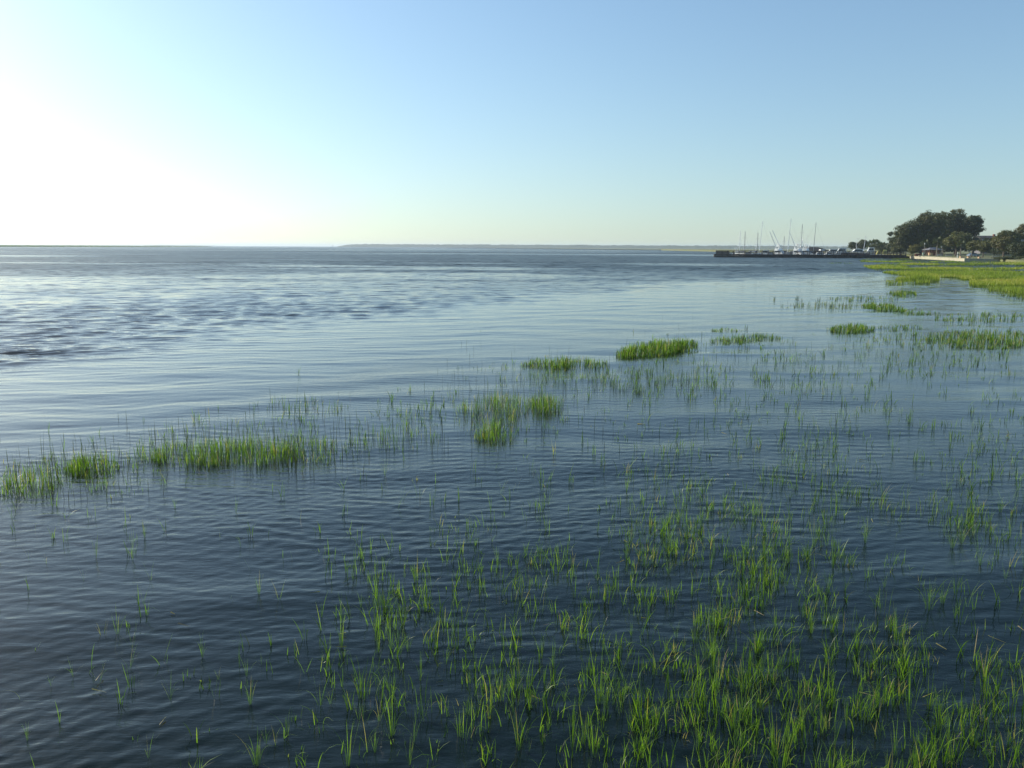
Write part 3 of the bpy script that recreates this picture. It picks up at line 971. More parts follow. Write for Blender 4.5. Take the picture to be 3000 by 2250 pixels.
M['lit_plaster'] = pmat('orange_lit_plaster', (0.62, 0.44, 0.24), 0.8, var=0.08, scale=2.0)  # orange light falling on the counter is put into this colour
M['post_metal'] = pmat('grey_painted_metal', (0.22, 0.24, 0.22), 0.5, var=0.1, scale=2.0)
M['green_box'] = pmat('pale_green_enamel', (0.28, 0.36, 0.26), 0.5, var=0.1, scale=2.0)
M['bench'] = pmat('pale_bench_wood', (0.42, 0.40, 0.36), 0.7, var=0.15, scale=3.0)
M['tan'] = pmat('orange_lit_stone', (0.55, 0.36, 0.22), 0.8, var=0.15, scale=2.0)  # blocks lit orange: the light is painted into the base colour
M['bark'] = pmat('grey_brown_bark', (0.11, 0.085, 0.065), 0.9, var=0.3, scale=2.0, bump=0.5)
M['palm_bark'] = pmat('palm_trunk', (0.20, 0.17, 0.13), 0.9, var=0.25, scale=4.0, bump=0.5)
M['tyre'] = pmat('black_rubber', (0.02, 0.02, 0.02), 0.8, var=0.1, scale=5.0)
M['red_mark'] = pmat('dark_red_dayboard', (0.12, 0.035, 0.03), 0.7, var=0.1, scale=1.0)
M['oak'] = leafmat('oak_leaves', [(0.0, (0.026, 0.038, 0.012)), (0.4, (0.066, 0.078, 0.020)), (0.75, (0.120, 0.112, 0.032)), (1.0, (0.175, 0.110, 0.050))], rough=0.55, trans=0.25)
M['oak_green'] = leafmat('light_oak_leaves', [(0.0, (0.050, 0.060, 0.016)), (0.5, (0.110, 0.115, 0.030)), (1.0, (0.19, 0.16, 0.05))], rough=0.55, trans=0.30)
M['palm'] = leafmat('palm_fronds', [(0.0, (0.035, 0.055, 0.018)), (0.6, (0.085, 0.11, 0.035)), (1.0, (0.16, 0.15, 0.06))], rough=0.45, trans=0.2)
M['shrub'] = leafmat('flowering_shrub_leaves', [(0.0, (0.06, 0.08, 0.02)), (0.55, (0.16, 0.15, 0.035)), (0.8, (0.24, 0.20, 0.05)), (1.0, (0.30, 0.10, 0.06))], rough=0.55, trans=0.3)


# ------------------------------------------------------------------ sea wall
def seawall():
    root = empty('sea_wall', (W1[0], W1[1], 0), label='low pale concrete sea wall between the green marsh and the park lawn', cat='wall')
    o = Vector((W1[0], W1[1], 0))

    def seg(name, a, b, za, zb, cut, mat):
        a = np.array(a); b = np.array(b)
        d = (b - a) / np.linalg.norm(b - a); nn = np.array([d[1], -d[0]])
        if nn @ (-a) < 0: nn = -nn
        L = np.linalg.norm(b - a); n = int(L // cut)
        for k in range(n):
            s0, s1 = L * k / n + 0.02, L * (k + 1) / n - 0.02
            p = a + d * s0; q = a + d * s1
            z0 = za + (zb - za) * k / n; z1 = za + (zb - za) * (k + 1) / n
            t = 0.35
            mb = MB()
            c = [p + nn * 0.0, q + nn * 0.0, q - nn * t, p - nn * t]
            c = [x - np.array([W1[0], W1[1]]) for x in c]
            if (c[1] - c[0])[0] * (c[2] - c[1])[1] - (c[1] - c[0])[1] * (c[2] - c[1])[0] < 0:
                c = c[::-1]; z0, z1 = z1, z0
            zs = [z0, z1, z1, z0] if not (z0 == z1) else [z0] * 4
            mb.hexa([(x[0], x[1], -0.6) for x in c], [(x[0], x[1], zz) for x, zz in zip(c, zs)])
            mb.build('wall_panel', mat, root)
        # coping, standing a little proud
        mb = MB()
        c = [a + nn * 0.07, b + nn * 0.07, b - nn * 0.42, a - nn * 0.42]
        c = [x - np.array([W1[0], W1[1]]) for x in c]
        zs = [za, zb, zb, za]
        if (c[1] - c[0])[0] * (c[2] - c[1])[1] - (c[1] - c[0])[1] * (c[2] - c[1])[0] < 0:
            c = c[::-1]; zs = zs[::-1]
        mb.hexa([(x[0], x[1], z + 0.002) for x, z in zip(c, zs)], [(x[0], x[1], z + 0.14) for x, z in zip(c, zs)])
        mb.build('coping', mat, root)
    seg('front', W0, W1 + (W0 - W1) * 0.004, 1.0, 0.84, 2.4, M['wall'])
    seg('side', W1, W2, 0.80, 0.72, 2.4, M['wall'])


seawall()


# ------------------------------------------------------------------ pier
def pier():
    A = A0.copy(); B = np.array([W0[0] - 0.8, W0[1] + 1.5])
    L = np.linalg.norm(B - A); d = (B - A) / L; nn = np.array([-d[1], d[0]])     # nn points away from us
    rz = math.atan2(d[1], d[0])
    root = empty('pier', (A[0], A[1], 0), rz, label='long dark timber pier with a railed walkway in front of the marina', cat='pier')
    W = 4.6
    # in the pier's own frame: x along it, y away from the viewer
    MB().box(0, L, 0.0, W, 1.22, 1.38).build('deck', M['deck_wood'], root)
    f = MB(); n = int(L / 0.30)
    for k in range(n):
        g = random.uniform(-0.02, 0.02)
        f.box(k * L / n + 0.012, (k + 1) * L / n - 0.012, 0.06 + g, 0.18 + g, -1.0, 1.20)
    f.build('bulkhead_boards', M['dark_wood'], root, kind='stuff')
    MB().box(-0.1, L + 0.05, -0.10, 0.055, 0.90, 1.36).build('wale', M['dark_wood'], root)
    MB().box(-0.08, L + 0.03, -0.06, 0.052, 0.15, 0.42).build('wale', M['dark_wood'], root)
    np_ = 32
    pile = MB().tube((0, 0, -1.4), (0, 0, 1.50), 0.17, 0.15, 8).mesh('pile')
    pile.materials.append(M['dark_wood'])
    post = MB().box(-0.11, 0.11, -0.11, 0.11, 1.38, 2.72).mesh('railing_post')
    post.materials.append(M['rail_wood'])
    for k in range(np_ + 1):
        x = 0.15 + (L - 0.3) * k / np_
        link('pile', pile, None, root).location = (x, -0.28, random.uniform(-0.05, 0.12))
        link('railing_post', post, None, root).location = (x, 0.22, 0)
        link('railing_post', post, None, root).location = (x, W - 0.2, 0)
    for y in (0.22, W - 0.2):
        MB().box(-0.05, L, y - 0.17, y + 0.17, 2.72, 2.90).build('top_rail', M['rail_wood'], root)
        for z in (1.68, 2.02, 2.36):
            MB().box(0, L, y - 0.165, y - 0.113, z, z + 0.15).build('rail', M['rail_wood'], root)
    # closely boarded screen at the head of the pier
    for k in range(16):
        x = 0.35 + k * 0.33
        MB().box(x, x + 0.27, 0.045, 0.083, 1.40, 2.70).build('screen_board', M['rail_wood'], root)
    # head, set out past the corner
    MB().box(-0.85, -0.10, -0.35, W + 0.2, -1.0, 1.40).build('fender_block', M['dark_wood'], root)
    return root


PIER = pier()


# ------------------------------------------------------------------ boats
def hull_rings(L, Bm, H, rake=0.08, draft=0.4):
    """boat along +x (bow), waterline at z = 0"""
    rings = []
    for t in np.linspace(0, 1, 9):
        x = -L / 2 + L * t
        w = Bm / 2 * (1 - max(0, (t - 0.45) / 0.55) ** 2.2) * (0.82 + 0.18 * min(1, t * 3))
        w = max(w, 0.04)
        sh = H * (0.86 + 0.22 * t * t)
        k = -draft * (1 - t ** 4)
        xr = x + (L * rake * t ** 3)
        rings.append([(xr, -w, sh), (x, -w * 0.82, sh * 0.35), (x, -w * 0.35, k * 0.8), (x, 0, k), (x, w * 0.35, k * 0.8), (x, w * 0.82, sh * 0.35), (xr, w, sh), (xr, 0, sh + 0.03)])
    return rings


def sailboat(px, Y, top, L, rz, mast_mat, label, lean=0.0, hullmat=None, cover='canvas', boom=True, radar=False):
    X = at_depth(px, Y)
    root = empty('sailboat', (X, Y, 0), rz, label=label, cat='sailboat', group='sailboats moored behind the pier')
    H = 1.15
    MB().loft(hull_rings(L, L * 0.29, H)).build('hull', hullmat or M['hull'], root)
    MB().hexa([(-L * .22, -L * .08, H), (L * .2, -L * .06, H), (L * .2, L * .06, H), (-L * .22, L * .08, H)],
              [(-L * .20, -L * .07, H + .5), (L * .15, -L * .05, H + .42), (L * .15, L * .05, H + .42), (-L * .20, L * .07, H + .5)]).build('cabin', M['hull'], root)
    MB().box(-L * .16, L * .10, -L * .0765, -L * .068, H + .16, H + .32).box(-L * .16, L * .10, L * .068, L * .0765, H + .16, H + .32).build('cabin_window', M['glass'], root)
    ht = zof(top, px, Y)
    mt = Vector((math.sin(lean) * ht, 0, ht))
    mb = MB().tube((L * .06, 0, H + .4), Vector((L * .06, 0, 0)) + mt, 0.13, 0.09, 6)
    mb.build('mast', mast_mat, root)
    for f in (0.45, 0.72):
        z = H + (ht - H) * f
        MB().tube((L * .06 + mt.x * z / ht, -0.9, z), (L * .06 + mt.x * z / ht, 0.9, z), 0.035).build('spreader', mast_mat, root)
    if boom:
        MB().tube((L * .05, 0, H + 1.1), (-L * .33, 0, H + 1.15), 0.07).build('boom', mast_mat, root)
        MB().loft([[(x, r * math.cos(a), H + 1.32 + r * 1.1 * math.sin(a)) for a in np.linspace(0, 5.6, 8)] for x, r in ((L * .03, .2), (-L * .12, .17), (-L * .31, .09))]).build('furled_sail', M[cover], root)
    rg = MB()
    tip = Vector((L * .06, 0, 0)) + mt * 0.985
    rg.tube(tip, (L * .55, 0, H * 1.05), 0.018, n=3); rg.tube(tip, (-L * .5, 0, H), 0.015, n=3)
    rg.tube(tip, (L * .05, L * .14, H), 0.014, n=3); rg.tube(tip, (L * .05, -L * .14, H), 0.014, n=3)
    rg.build('rigging', mast_mat, root)
    if radar:
        z = ht * 0.98
        MB().tube((L * .06 + mt.x, 0, z), (L * .06 + mt.x - 1.3, 0, z + .02), 0.05).tube((L * .06 + mt.x - 1.35, 0, z - .2), (L * .06 + mt.x - 1.35, 0, z + .25), 0.22, n=8).build('radar_dome', M['mast_dark'], root)
    return root


sailboat(2164, 372, 676, 8.5, R(-70), M['mast'], 'sailboat with the leftmost mast, thin and white, behind the pier head')
sailboat(2178, 366, 678, 8.0, R(-60), M['mast_dark'], 'sailboat with a dark mast just right of the leftmost white mast')
sailboat(2216, 364, 681, 8.2, R(-75), M['mast_dark'], 'sailboat whose short dark mast overlaps a taller white leaning mast')
sailboat(2219, 376, 648, 12.0, R(-15), M['mast'], 'tall white masted sailboat leaning slightly to the right left of the fishing boats', lean=0.055, cover='white_canvas')
sailboat(2294, 384, 692, 7.5, R(-80), M['mast_dark'], 'small sailboat with a thin dark mast left of the tallest mast')
sailboat(2302, 372, 640, 12.5, R(-20), M['mast'], 'sailboat with the tallest mast in the marina', lean=0.04)
sailboat(2344, 370, 656, 11.0, R(-85), M['mast_dark'], 'sailboat with a straight dark mast between two white fishing boats')
sailboat(2378, 378, 652, 11.5, R(-25), M['mast_dark'], 'sailboat with the rightmost tall thin mast in front of the dark boat shed', lean=0.025)
sailboat(2525, 366, 690, 9.0, R(-30), M['mast'], 'sailboat with a pale leaning mast before the second round tree', lean=0.06, cover='white_canvas')
sailboat(2208, 392, 706, 7.0, R(-20), M['mast'], 'small distant sailboat with a short pale leaning mast', lean=0.16)
sailboat(2154, 395, 724, 6.0, R(-40), M['mast'], 'tiny pale masted dinghy nearest the pier head', boom=False)


def fishing_boat(px, Y, top, L, rz, label, outr=((-0.42, 1.0), (-0.30, 1.0)), ant=0):
    """sport fishing boat: flybridge, tube tower and long outriggers"""
    X = at_depth(px, Y)
    root = empty('fishing_boat', (X, Y, 0), rz, label=label, cat='fishing boat', group='white sport fishing boats with outriggers')
    H = 1.5
    MB().loft(hull_rings(L, L * .33, H, draft=.6)).build('hull', M['hull'], root)
    MB().hexa([(-L * .14, -L * .12, H), (L * .22, -L * .10, H), (L * .22, L * .10, H), (-L * .14, L * .12, H)],
              [(-L * .14, -L * .11, H + 1.5), (L * .08, -L * .09, H + 1.4), (L * .08, L * .09, H + 1.4), (-L * .14, L * .11, H + 1.5)]).build('deckhouse', M['hull'], root)
    for sy in (1, -1):
        q = [(-L * .10, L * .122, H + .75), (L * .12, L * .106, H + .75), (L * .12, L * .098, H + .75), (-L * .10, L * .110, H + .75)]
        q2 = [(-L * .10, L * .117, H + 1.2), (L * .09, L * .099, H + 1.15), (L * .09, L * .090, H + 1.15), (-L * .10, L * .108, H + 1.2)]
        if sy > 0: q, q2 = q[::-1], q2[::-1]
        MB().hexa([(x, y * sy, z) for x, y, z in q], [(x, y * sy, z) for x, y, z in q2]).build('side_window', M['glass'], root)
    MB().hexa([(-L * .13, -L * .10, H + 1.5), (L * .07, -L * .09, H + 1.5), (L * .07, L * .09, H + 1.5), (-L * .13, L * .10, H + 1.5)],
              [(-L * .13, -L * .10, H + 2.3), (L * .04, -L * .085, H + 2.4), (L * .04, L * .085, H + 2.4), (-L * .13, L * .10, H + 2.3)]).build('flybridge', M['hull'], root)
    zt = zof(top, px, Y)
    for z in (H + 3.6, zt):
        s = 1.0 if z < zt else 0.7
        MB().box(-L * .12 * s, L * .06 * s, -L * .09 * s, L * .09 * s, z, z + .12).build('tower_roof', M['hull'], root)
    tw = MB()
    for sx in (-1, 1):
        for sy in (-1, 1):
            tw.tube((-L * .03 + sx * L * .11, sy * L * .11, H + .9), (-L * .02 + sx * L * .05, sy * L * .055, zt), 0.09)
    for z, s in ((H + 3.0, 1.0), (H + 4.4, .75)):
        tw.tube((-L * .12 * s, -L * .10 * s, z), (L * .08 * s, -L * .10 * s, z), .05); tw.tube((-L * .12 * s, L * .10 * s, z), (L * .08 * s, L * .10 * s, z), .05)
    tw.build('tower_frame', M['hull'], root)
    MB().tube((-L * .05, 0, H + 3.72), (-L * .05, 0, H + 4.5), .32, .22, 8).build('helm_seat', M['white_canvas'], root)
    for i, (dx, s) in enumerate(outr):
        c, sn = math.cos(-rz), math.sin(-rz)
        wdir = Vector((dx, -0.15 + 0.3 * i, 1.0)).normalized() * (8.4 * s)
        ld = Vector((wdir.x * c - wdir.y * sn, wdir.x * sn + wdir.y * c, wdir.z))
        b = Vector((-L * .02, (-1) ** (i + 1) * L * .11, H + 1.9))
        MB().tube(b, b + ld, 0.20, 0.10).build('outrigger', M['hull'], root)
    for k in range(ant):
        MB().tube((-L * .04 + k * .7, 0, zt), (-L * .04 + k * .7, 0, zt + 5.5), 0.05, .03).build('antenna', M['hull'], root)
    return root


fishing_boat(2283, 371, 722, 12.5, R(-55), 'left white fishing boat with tower and two long outriggers raised to the left', outr=((-0.52, 1.05), (-0.46, 1.12)))
fishing_boat(2339, 375, 716, 13.0, R(-50), 'middle white fishing boat with one bold outrigger beside the straight dark mast', outr=((-0.50, 1.1), (0.25, .6)))
fishing_boat(2362, 380, 722, 12.0, R(-45), 'right white fishing boat with whip antennas in front of the dark shed', outr=((-0.42, .72), (0.5, .5)), ant=2)


def motor_boat(px, Y, L, rz, label, hullmat='hull', top=1.4, stripe=False, cover=None, mast=None, H=1.2):
    X = at_depth(px, Y)
    root = empty('motor_boat', (X, Y, 0), rz, label=label, cat='motor boat', group='motor boats moored behind the pier')
    MB().loft(hull_rings(L, L * .34, H)).build('hull', M[hullmat], root)
    if stripe:
        r = hull_rings(L * 1.004, L * .345, H)
        MB().loft([[(p[0][0], p[0][1] * 1.01, H * .78 + .25 * i / 8), (p[0][0], p[0][1] * 1.005, H * .45 + .25 * i / 8), (p[6][0], p[6][1] * 1.005, H * .45 + .25 * i / 8), (p[6][0], p[6][1] * 1.01, H * .78 + .25 * i / 8)] for i, p in enumerate(r)]).build('hull_stripe', M['navy'], root)
    m = M[cover] if cover else M['hull']
    MB().hexa([(-L * .25, -L * .12, H), (L * .2, -L * .10, H), (L * .2, L * .10, H), (-L * .25, L * .12, H)],
              [(-L * .22, -L * .11, H + top), (L * .05, -L * .09, H + top), (L * .05, L * .09, H + top), (-L * .22, L * .11, H + top)]).build('cover' if cover else 'deckhouse', m, root)
    if not cover:
        for sy in (1, -1):
            q = [(-L * .20, L * .126, H + top * .42), (L * .11, L * .110, H + top * .42), (L * .11, L * .098, H + top * .42), (-L * .20, L * .108, H + top * .42)]
            q2 = [(-L * .19, L * .122, H + top * .82), (L * .08, L * .103, H + top * .82), (L * .08, L * .090, H + top * .82), (-L * .19, L * .104, H + top * .82)]
            if sy > 0: q, q2 = q[::-1], q2[::-1]
            MB().hexa([(x, y * sy, z) for x, y, z in q], [(x, y * sy, z) for x, y, z in q2]).build('side_window', M['glass'], root)
        MB().box(-L * .3, L * .1, -L * .125, L * .125, H + top + .003, H + top + .1).build('roof', M['hull'], root)
        for sy in (-1, 1):
            MB().path([(L * .1, sy * L * .14, H + .6), (L * .3, sy * L * .11, H + .7), (L * .5, sy * .03, H + .75)], [.03] * 3, 4).build('bow_rail', M['mast'], root)
    if mast:
        MB().tube((0, 0, H + top), (0.2, 0, mast), .09, .05).build('mast', M['mast'], root)
        MB().tube((0.2, 0, mast), (-1.2, 0, mast + .05), .06).build('radar_arm', M['mast_dark'], root)
    return root


motor_boat(2240, 376, 8.0, R(150), 'small white cabin boat between the leaning mast and the left fishing boat', top=1.9)
motor_boat(2436, 400, 11.0, R(170), 'white motor yacht with low streamlined cabin left of the two round trees', top=1.6, H=1.9)
motor_boat(2462, 392, 10.5, R(165), 'white motor yacht with a tall flying bridge beside the streamlined one', top=2.4, H=1.7)
motor_boat(2508, 362, 11.0, R(175), 'large white motor yacht with a dark hull stripe and a radar mast', top=1.4, stripe=True, mast=zof(700, 2503, 362), H=2.3)
motor_boat(2548, 372, 7.0, R(168), 'white workboat with a narrow wheelhouse before the palms', top=2.3, H=2.2)
motor_boat(2573, 360, 4.5, R(178), 'left small boat under a pale yellow cover near the shore', top=1.5, cover='yellow', H=1.5)
motor_boat(2590, 362, 4.8, R(160), 'right small boat under a pale yellow cover, the taller of the two', top=2.0, cover='yellow', H=1.5)
motor_boat(2318, 388, 7.5, R(185), 'low white launch between the tallest mast and the middle fishing boat', top=1.2, H=1.4)
for i, (px, c, lab) in enumerate([(2190, 'hull', 'low white boat seen through the pier railing left of the dark short mast'), (2255, 'hull', 'low white boat seen through the pier railing right of the small cabin boat'),
                                  (2310, 'hull', 'low white boat seen through the railing below the tallest mast'), (2398, 'hull', 'white boat with a reddish side seen through the railing by the canopy'),
                                  (2425, 'hull', 'low white boat seen through the railing left of the white yachts')]):
    motor_boat(px, 366 + i, 6.5, R(160 + 7 * i), lab, top=.9, H=1.3)


def shed():
    X = at_depth(2388, 398); Y = 398
    root = empty('boat_shed', (X, Y, 0), 0, label='dark roofed open boat shed at the right end of the mast group', cat='shed')
    w = 5.2
    MB().add([(-w, -4, 2.9), (w * 1.15, -4, 2.7), (w * 1.15, 4, 2.7), (-w, 4, 2.9), (-w * .9, 0, 4.7), (w * .4, 0, 4.4)],
             [(0, 1, 5, 4), (1, 2, 5), (2, 3, 4, 5), (3, 0, 4), (3, 2, 1, 0)]).build('roof', M['roof_dark'], root)
    for x in (-w * .9, -w * .3, w * .35, w):
        for y in (-3.7, 3.7):
            MB().box(x - .12, x + .12, y - .12, y + .12, -.5, 2.75).build('post', M['dark_wood'], root)
    MB().box(-w * .85, w * .95, 3.55, 3.7, .8, 2.7).build('back_wall', M['dark_wood'], root)
    MB().box(-w, w, -4, 4, .5, .75).build('floor', M['deck_wood'], root)


shed()
obj_ = empty('canopy', (at_depth(2407, 386), 386, 0), 0, label='small white canopy on posts right of the dark boat shed', cat='canopy')
MB().box(-.9, .9, -1.2, 1.2, 3.0, 3.5).build('canopy_top', M['white_canvas'], obj_)
for x in (-.8, .8):
    for y in (-1.1, 1.1):
        MB().box(x - .05, x + .05, y - .05, y + .05, .4, 3.0).build('post', M['mast'], obj_)
MB().box(-1.1, 1.1, -1.4, 1.4, .2, .42).build('float', M['deck_wood'], obj_)

# channel marker far out
_p = G(975, 724.6); _Y = _p[1]
obj_ = empty('channel_marker', (_p[0], _p[1], 0), label='small dark channel marker standing alone on the horizon left of the far woods', cat='channel marker')
for a in (0, 2.1, 4.2):
    MB().tube((1.3 * math.cos(a), 1.3 * math.sin(a), -1), (.2 * math.cos(a), .2 * math.sin(a), 7.0), .3, .25).build('leg', M['dark_wood'], obj_)
MB().box(-.9, .9, -.9, .9, 6.4, 6.7).build('platform', M['dark_wood'], obj_)
MB().add([(-1.0, -1.0, 6.9), (1.0, -1.0, 6.9), (0, -1.0, 9.2), (-1.0, -.9, 6.9), (1.0, -.9, 6.9), (0, -.9, 9.2)], [(0, 1, 2), (5, 4, 3), (0, 3, 4, 1), (1, 4, 5, 2), (2, 5, 3, 0)]).build('dayboard', M['red_mark'], obj_)


# ------------------------------------------------------------------ trees
def leaves(lobes, n, size, seed, tone=(0.1, 0.9), flat=0.75):
    """leaf sprays gathered in many small boughs over and through rounded lobes (x, y, z, rx, ry, rz)"""
    g = np.random.default_rng(seed)
    lob = np.array(lobes); vol = lob[:, 3] * lob[:, 5]
    K = max(12, n // 26)
    pick = g.choice(len(lob), K, p=vol / vol.sum())
    d = g.normal(0, 1, (K, 3)); d /= np.linalg.norm(d, axis=1)[:, None]
    rad = 0.42 + 0.54 * g.random(K) ** 0.5
    kn = lob[pick, :3] + d * lob[pick, 3:] * rad[:, None]
    kr = size * g.uniform(1.2, 3.0, K)                     # bough sizes differ
    kt = g.random(K)
    j = g.choice(K, n, p=kr ** 2 / (kr ** 2).sum())
    e = g.normal(0, 1, (n, 3)); e /= np.linalg.norm(e, axis=1)[:, None]
    c = kn[j] + e * (kr[j] * g.random(n) ** 0.4)[:, None] * [1.25, 1.25, 0.72]
    nrm = e * 0.7 + d[j] * 0.3 + g.normal(0, 0.55, (n, 3)) + [0, 0, 0.35]
    nrm /= np.linalg.norm(nrm, axis=1)[:, None]
    a = np.cross(nrm, g.normal(0, 1, (n, 3))); a /= np.linalg.norm(a, axis=1)[:, None]
    b = np.cross(nrm, a)
    s = size * g.uniform(0.45, 1.1, n)[:, None]
    V = np.stack([c - a * s, c - b * s * flat * 0.6, c + a * s, c + b * s * flat * 0.8], 1).reshape(-1, 3)
    Q = np.arange(n * 4).reshape(n, 4)
    T = np.clip(tone[0] + (tone[1] - tone[0]) * (0.45 * kt[j] + 0.35 * ((pick[j] * 0.37) % 1) + 0.2 * g.random(n)), 0, 1)
    return V, Q, np.repeat(T, 4)


def tree(px, Y, top, left, right, bottom, label, mat='oak', n=5000, size=0.42, seed=0, trunk=True, lobes=7, tone=(0.05, 0.9), shape='round', name='oak_tree', cat='tree', group=None):
    """a tree given by where its crown shows in the photo"""
    X = at_depth(px, Y); gz = float(park_height(np.array(X), np.array(Y))) - 0.1
    if Y > 425 and px < 2550: gz = 0.8
    x0 = at_depth(left, Y) - X; x1 = at_depth(right, Y) - X
    zt = zof(top, px, Y) - gz; zb = max(0.6, zof(bottom, px, Y) - gz)
    root = empty(name, (X, Y, gz), label=label, cat=cat, group=group)
    g = np.random.default_rng(seed + 5)
    cx = (x0 + x1) / 2; rw = (x1 - x0) / 2; rh = (zt - zb) / 2; cz = (zt + zb) / 2
    L = []
    for k in range(lobes):
        if shape == 'round':
            a = g.uniform(0, 6.283); rr = 0.52 * math.sqrt(g.random()); ez = g.uniform(-0.5, 0.5)
            f = g.uniform(0.40, 0.58)
            L.append((cx + rw * rr * math.cos(a), rw * rr * math.sin(a), cz + rh * ez, rw * f, rw * f, rh * f * 1.05))
        elif shape == 'slope_left':            # the mass falls away to the left
            u = (k + 0.5) / lobes
            hx = x0 + (x1 - x0) * (0.12 + 0.80 * u)
            hz = zb + (zt - zb) * (0.36 + 0.42 * u ** 0.8)
            L.append((hx, g.uniform(-.3, .3) * rw * .6, hz, rw * .34, rw * .34, (zt - zb) * (0.20 + 0.03 * u)))
            L.append((hx, g.uniform(-.3, .3) * rw * .6, zb + (hz - zb) * .5, rw * .34, rw * .34, (hz - zb) * .55))
        elif shape == 'flat':                  # layered, ragged
            ez = -0.8 + 1.6 * k / max(1, lobes - 1)
            L.append((cx + rw * g.uniform(-0.45, 0.45), rw * g.uniform(-.4, .4), cz + rh * ez, rw * g.uniform(.42, .62), rw * .5, rh * .26))
    if shape == 'round':
        L.append((cx, 0, cz, rw * .72, rw * .72, rh * .78))
        L.append((cx, 0, zt - rh * .42, rw * .5, rw * .5, rh * .42))
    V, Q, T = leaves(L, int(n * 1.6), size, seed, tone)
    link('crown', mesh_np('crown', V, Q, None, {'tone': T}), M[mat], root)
    if trunk:
        mb = MB(); r0 = max(0.18, rw * 0.07)
        fork = zb + (zt - zb) * 0.18
        mb.path([(0, 0, -0.4), (g.uniform(-.2, .2), 0, fork * .5), (g.uniform(-.3, .3), 0, fork)], [r0, r0 * .8, r0 * .65], 7)
        for k in range(5):
            a = 6.283 * k / 5 + g.uniform(-.4, .4)
            e = (cx + rw * .55 * math.cos(a), rw * .55 * math.sin(a), cz + rh * g.uniform(-.1, .5))
            m_ = (e[0] * .5 + g.uniform(-.3, .3), e[1] * .5, fork + (e[2] - fork) * .45)
            mb.path([(0, 0, fork * .92), m_, e], [r0 * .5, r0 * .32, r0 * .12], 5)
        mb.build('trunk', M['bark'], root)
    return root


OG = 'trees of the waterside park'
tree(2700, 352, 617, 2612, 2768, 722, 'big spreading live oak whose crown slopes down to the left', n=15000, size=.42, seed=1, lobes=8, shape='slope_left', tone=(.1, .85))
tree(2712, 358, 617, 2672, 2735, 690, 'rounded top of the live oak left of the notch in the skyline', n=5000, size=.40, seed=2, lobes=6, tone=(.15, .9))
tree(2797, 366, 608, 2752, 2842, 722, 'tallest rounded live oak in the park with a reddish brown crown', n=11000, size=.42, seed=3, lobes=9, tone=(.2, 1.0))
tree(2757, 364, 619, 2718, 2800, 735, 'dark live oak filling the notch between the two tallest crowns', n=10000, size=.42, seed=4, lobes=8, tone=(.1, .75))
tree(2852, 358, 630, 2812, 2882, 695, 'very dark live oak with sky gaps at the right end of the big group', n=8000, size=.38, seed=5, lobes=9, tone=(.0, .55))
tree(2638, 356, 668, 2600, 2682, 738, 'lower dark oak at the left foot of the big group', n=5000, size=.38, seed=6, lobes=7, tone=(.0, .7))
tree(2605, 362, 680, 2596, 2620, 738, 'thin ragged tree poking out at the far left of the big group', n=1100, size=.34, seed=7, lobes=6, shape='flat', tone=(.0, .5))
tree(2498, 445, 709, 2482, 2512, 733, 'left of the two small round topped trees behind the striped yacht', n=2200, size=.36, seed=8, lobes=5, tone=(.1, .7))
tree(2528, 448, 702, 2508, 2548, 735, 'right and larger of the two small round topped trees behind the marina', n=3400, size=.36, seed=9, lobes=6, tone=(.1, .8))
tree(2592, 392, 712, 2566, 2622, 738, 'dark brushy thicket between the palms and the big oaks', n=2600, size=.36, seed=10, lobes=6, tone=(.0, .6), name='thicket')
tree(2620, 345, 722, 2600, 2655, 742, 'dark green shrubs at the landward end of the pier', n=2600, size=.28, seed=11, lobes=7, trunk=False, name='shrub', cat='shrub', tone=(.1, .9))
tree(2680, 341, 717, 2655, 2698, 748, 'yellow green flowering shrub with reddish tips left of the pavilion', mat='shrub', n=3400, size=.24, seed=12, lobes=7, trunk=False, name='shrub', cat='shrub')
tree(2800, 322, 678, 2762, 2842, 728, 'light olive green oak in front of the big dark oaks', mat='oak_green', n=6500, size=.32, seed=13, lobes=9)
tree(2848, 303, 704, 2832, 2885, 737, 'small yellow green oak with a short trunk on the lawn', mat='oak_green', n=4200, size=.28, seed=14, lobes=7)
tree(2880, 300, 706, 2862, 2912, 738, 'olive brown oak overlapping the small yellow green one on its right', mat='oak_green', n=3800, size=.28, seed=15, lobes=7, tone=(.0, .7))
tree(2942, 290, 675, 2896, 2992, 742, 'broad bushy brownish oak on the lawn near the right edge', n=11000, size=.34, seed=16, lobes=10, tone=(.25, 1.0))
tree(2990, 268, 708, 2958, 3040, 757, 'very dark low oak at the right edge reaching down to the marsh', n=7500, size=.32, seed=17, lobes=9, tone=(.0, .5))
tree(2985, 352, 655, 2958, 3040, 700, 'ragged open pine behind the right hand oaks', n=3600, size=.36, seed=18, lobes=8, shape='flat', tone=(.3, 1.0), name='pine_tree')
tree(3090, 300, 650, 3030, 3150, 745, 'tall dark oak just beyond the right edge', n=6000, size=.4, seed=19, lobes=8, tone=(.0, .7))
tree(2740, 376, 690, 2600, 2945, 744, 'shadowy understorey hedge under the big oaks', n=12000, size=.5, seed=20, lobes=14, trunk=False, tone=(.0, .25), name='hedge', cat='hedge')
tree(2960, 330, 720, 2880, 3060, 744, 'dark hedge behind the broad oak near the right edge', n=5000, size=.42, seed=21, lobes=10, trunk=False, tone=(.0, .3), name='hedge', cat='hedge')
tree(2945, 262, 757, 2905, 2985, 771, 'low dark waterside bushes at the end of the sea wall', n=4200, size=.22, seed=22, lobes=10, trunk=False, tone=(.0, .6), name='shrub', cat='shrub')
tree(3030, 250, 748, 2975, 3110, 776, 'dark waterside bushes at the right edge above the meadow', n=5200, size=.24, seed=23, lobes=10, trunk=False, tone=(.0, .4), name='shrub', cat='shrub')


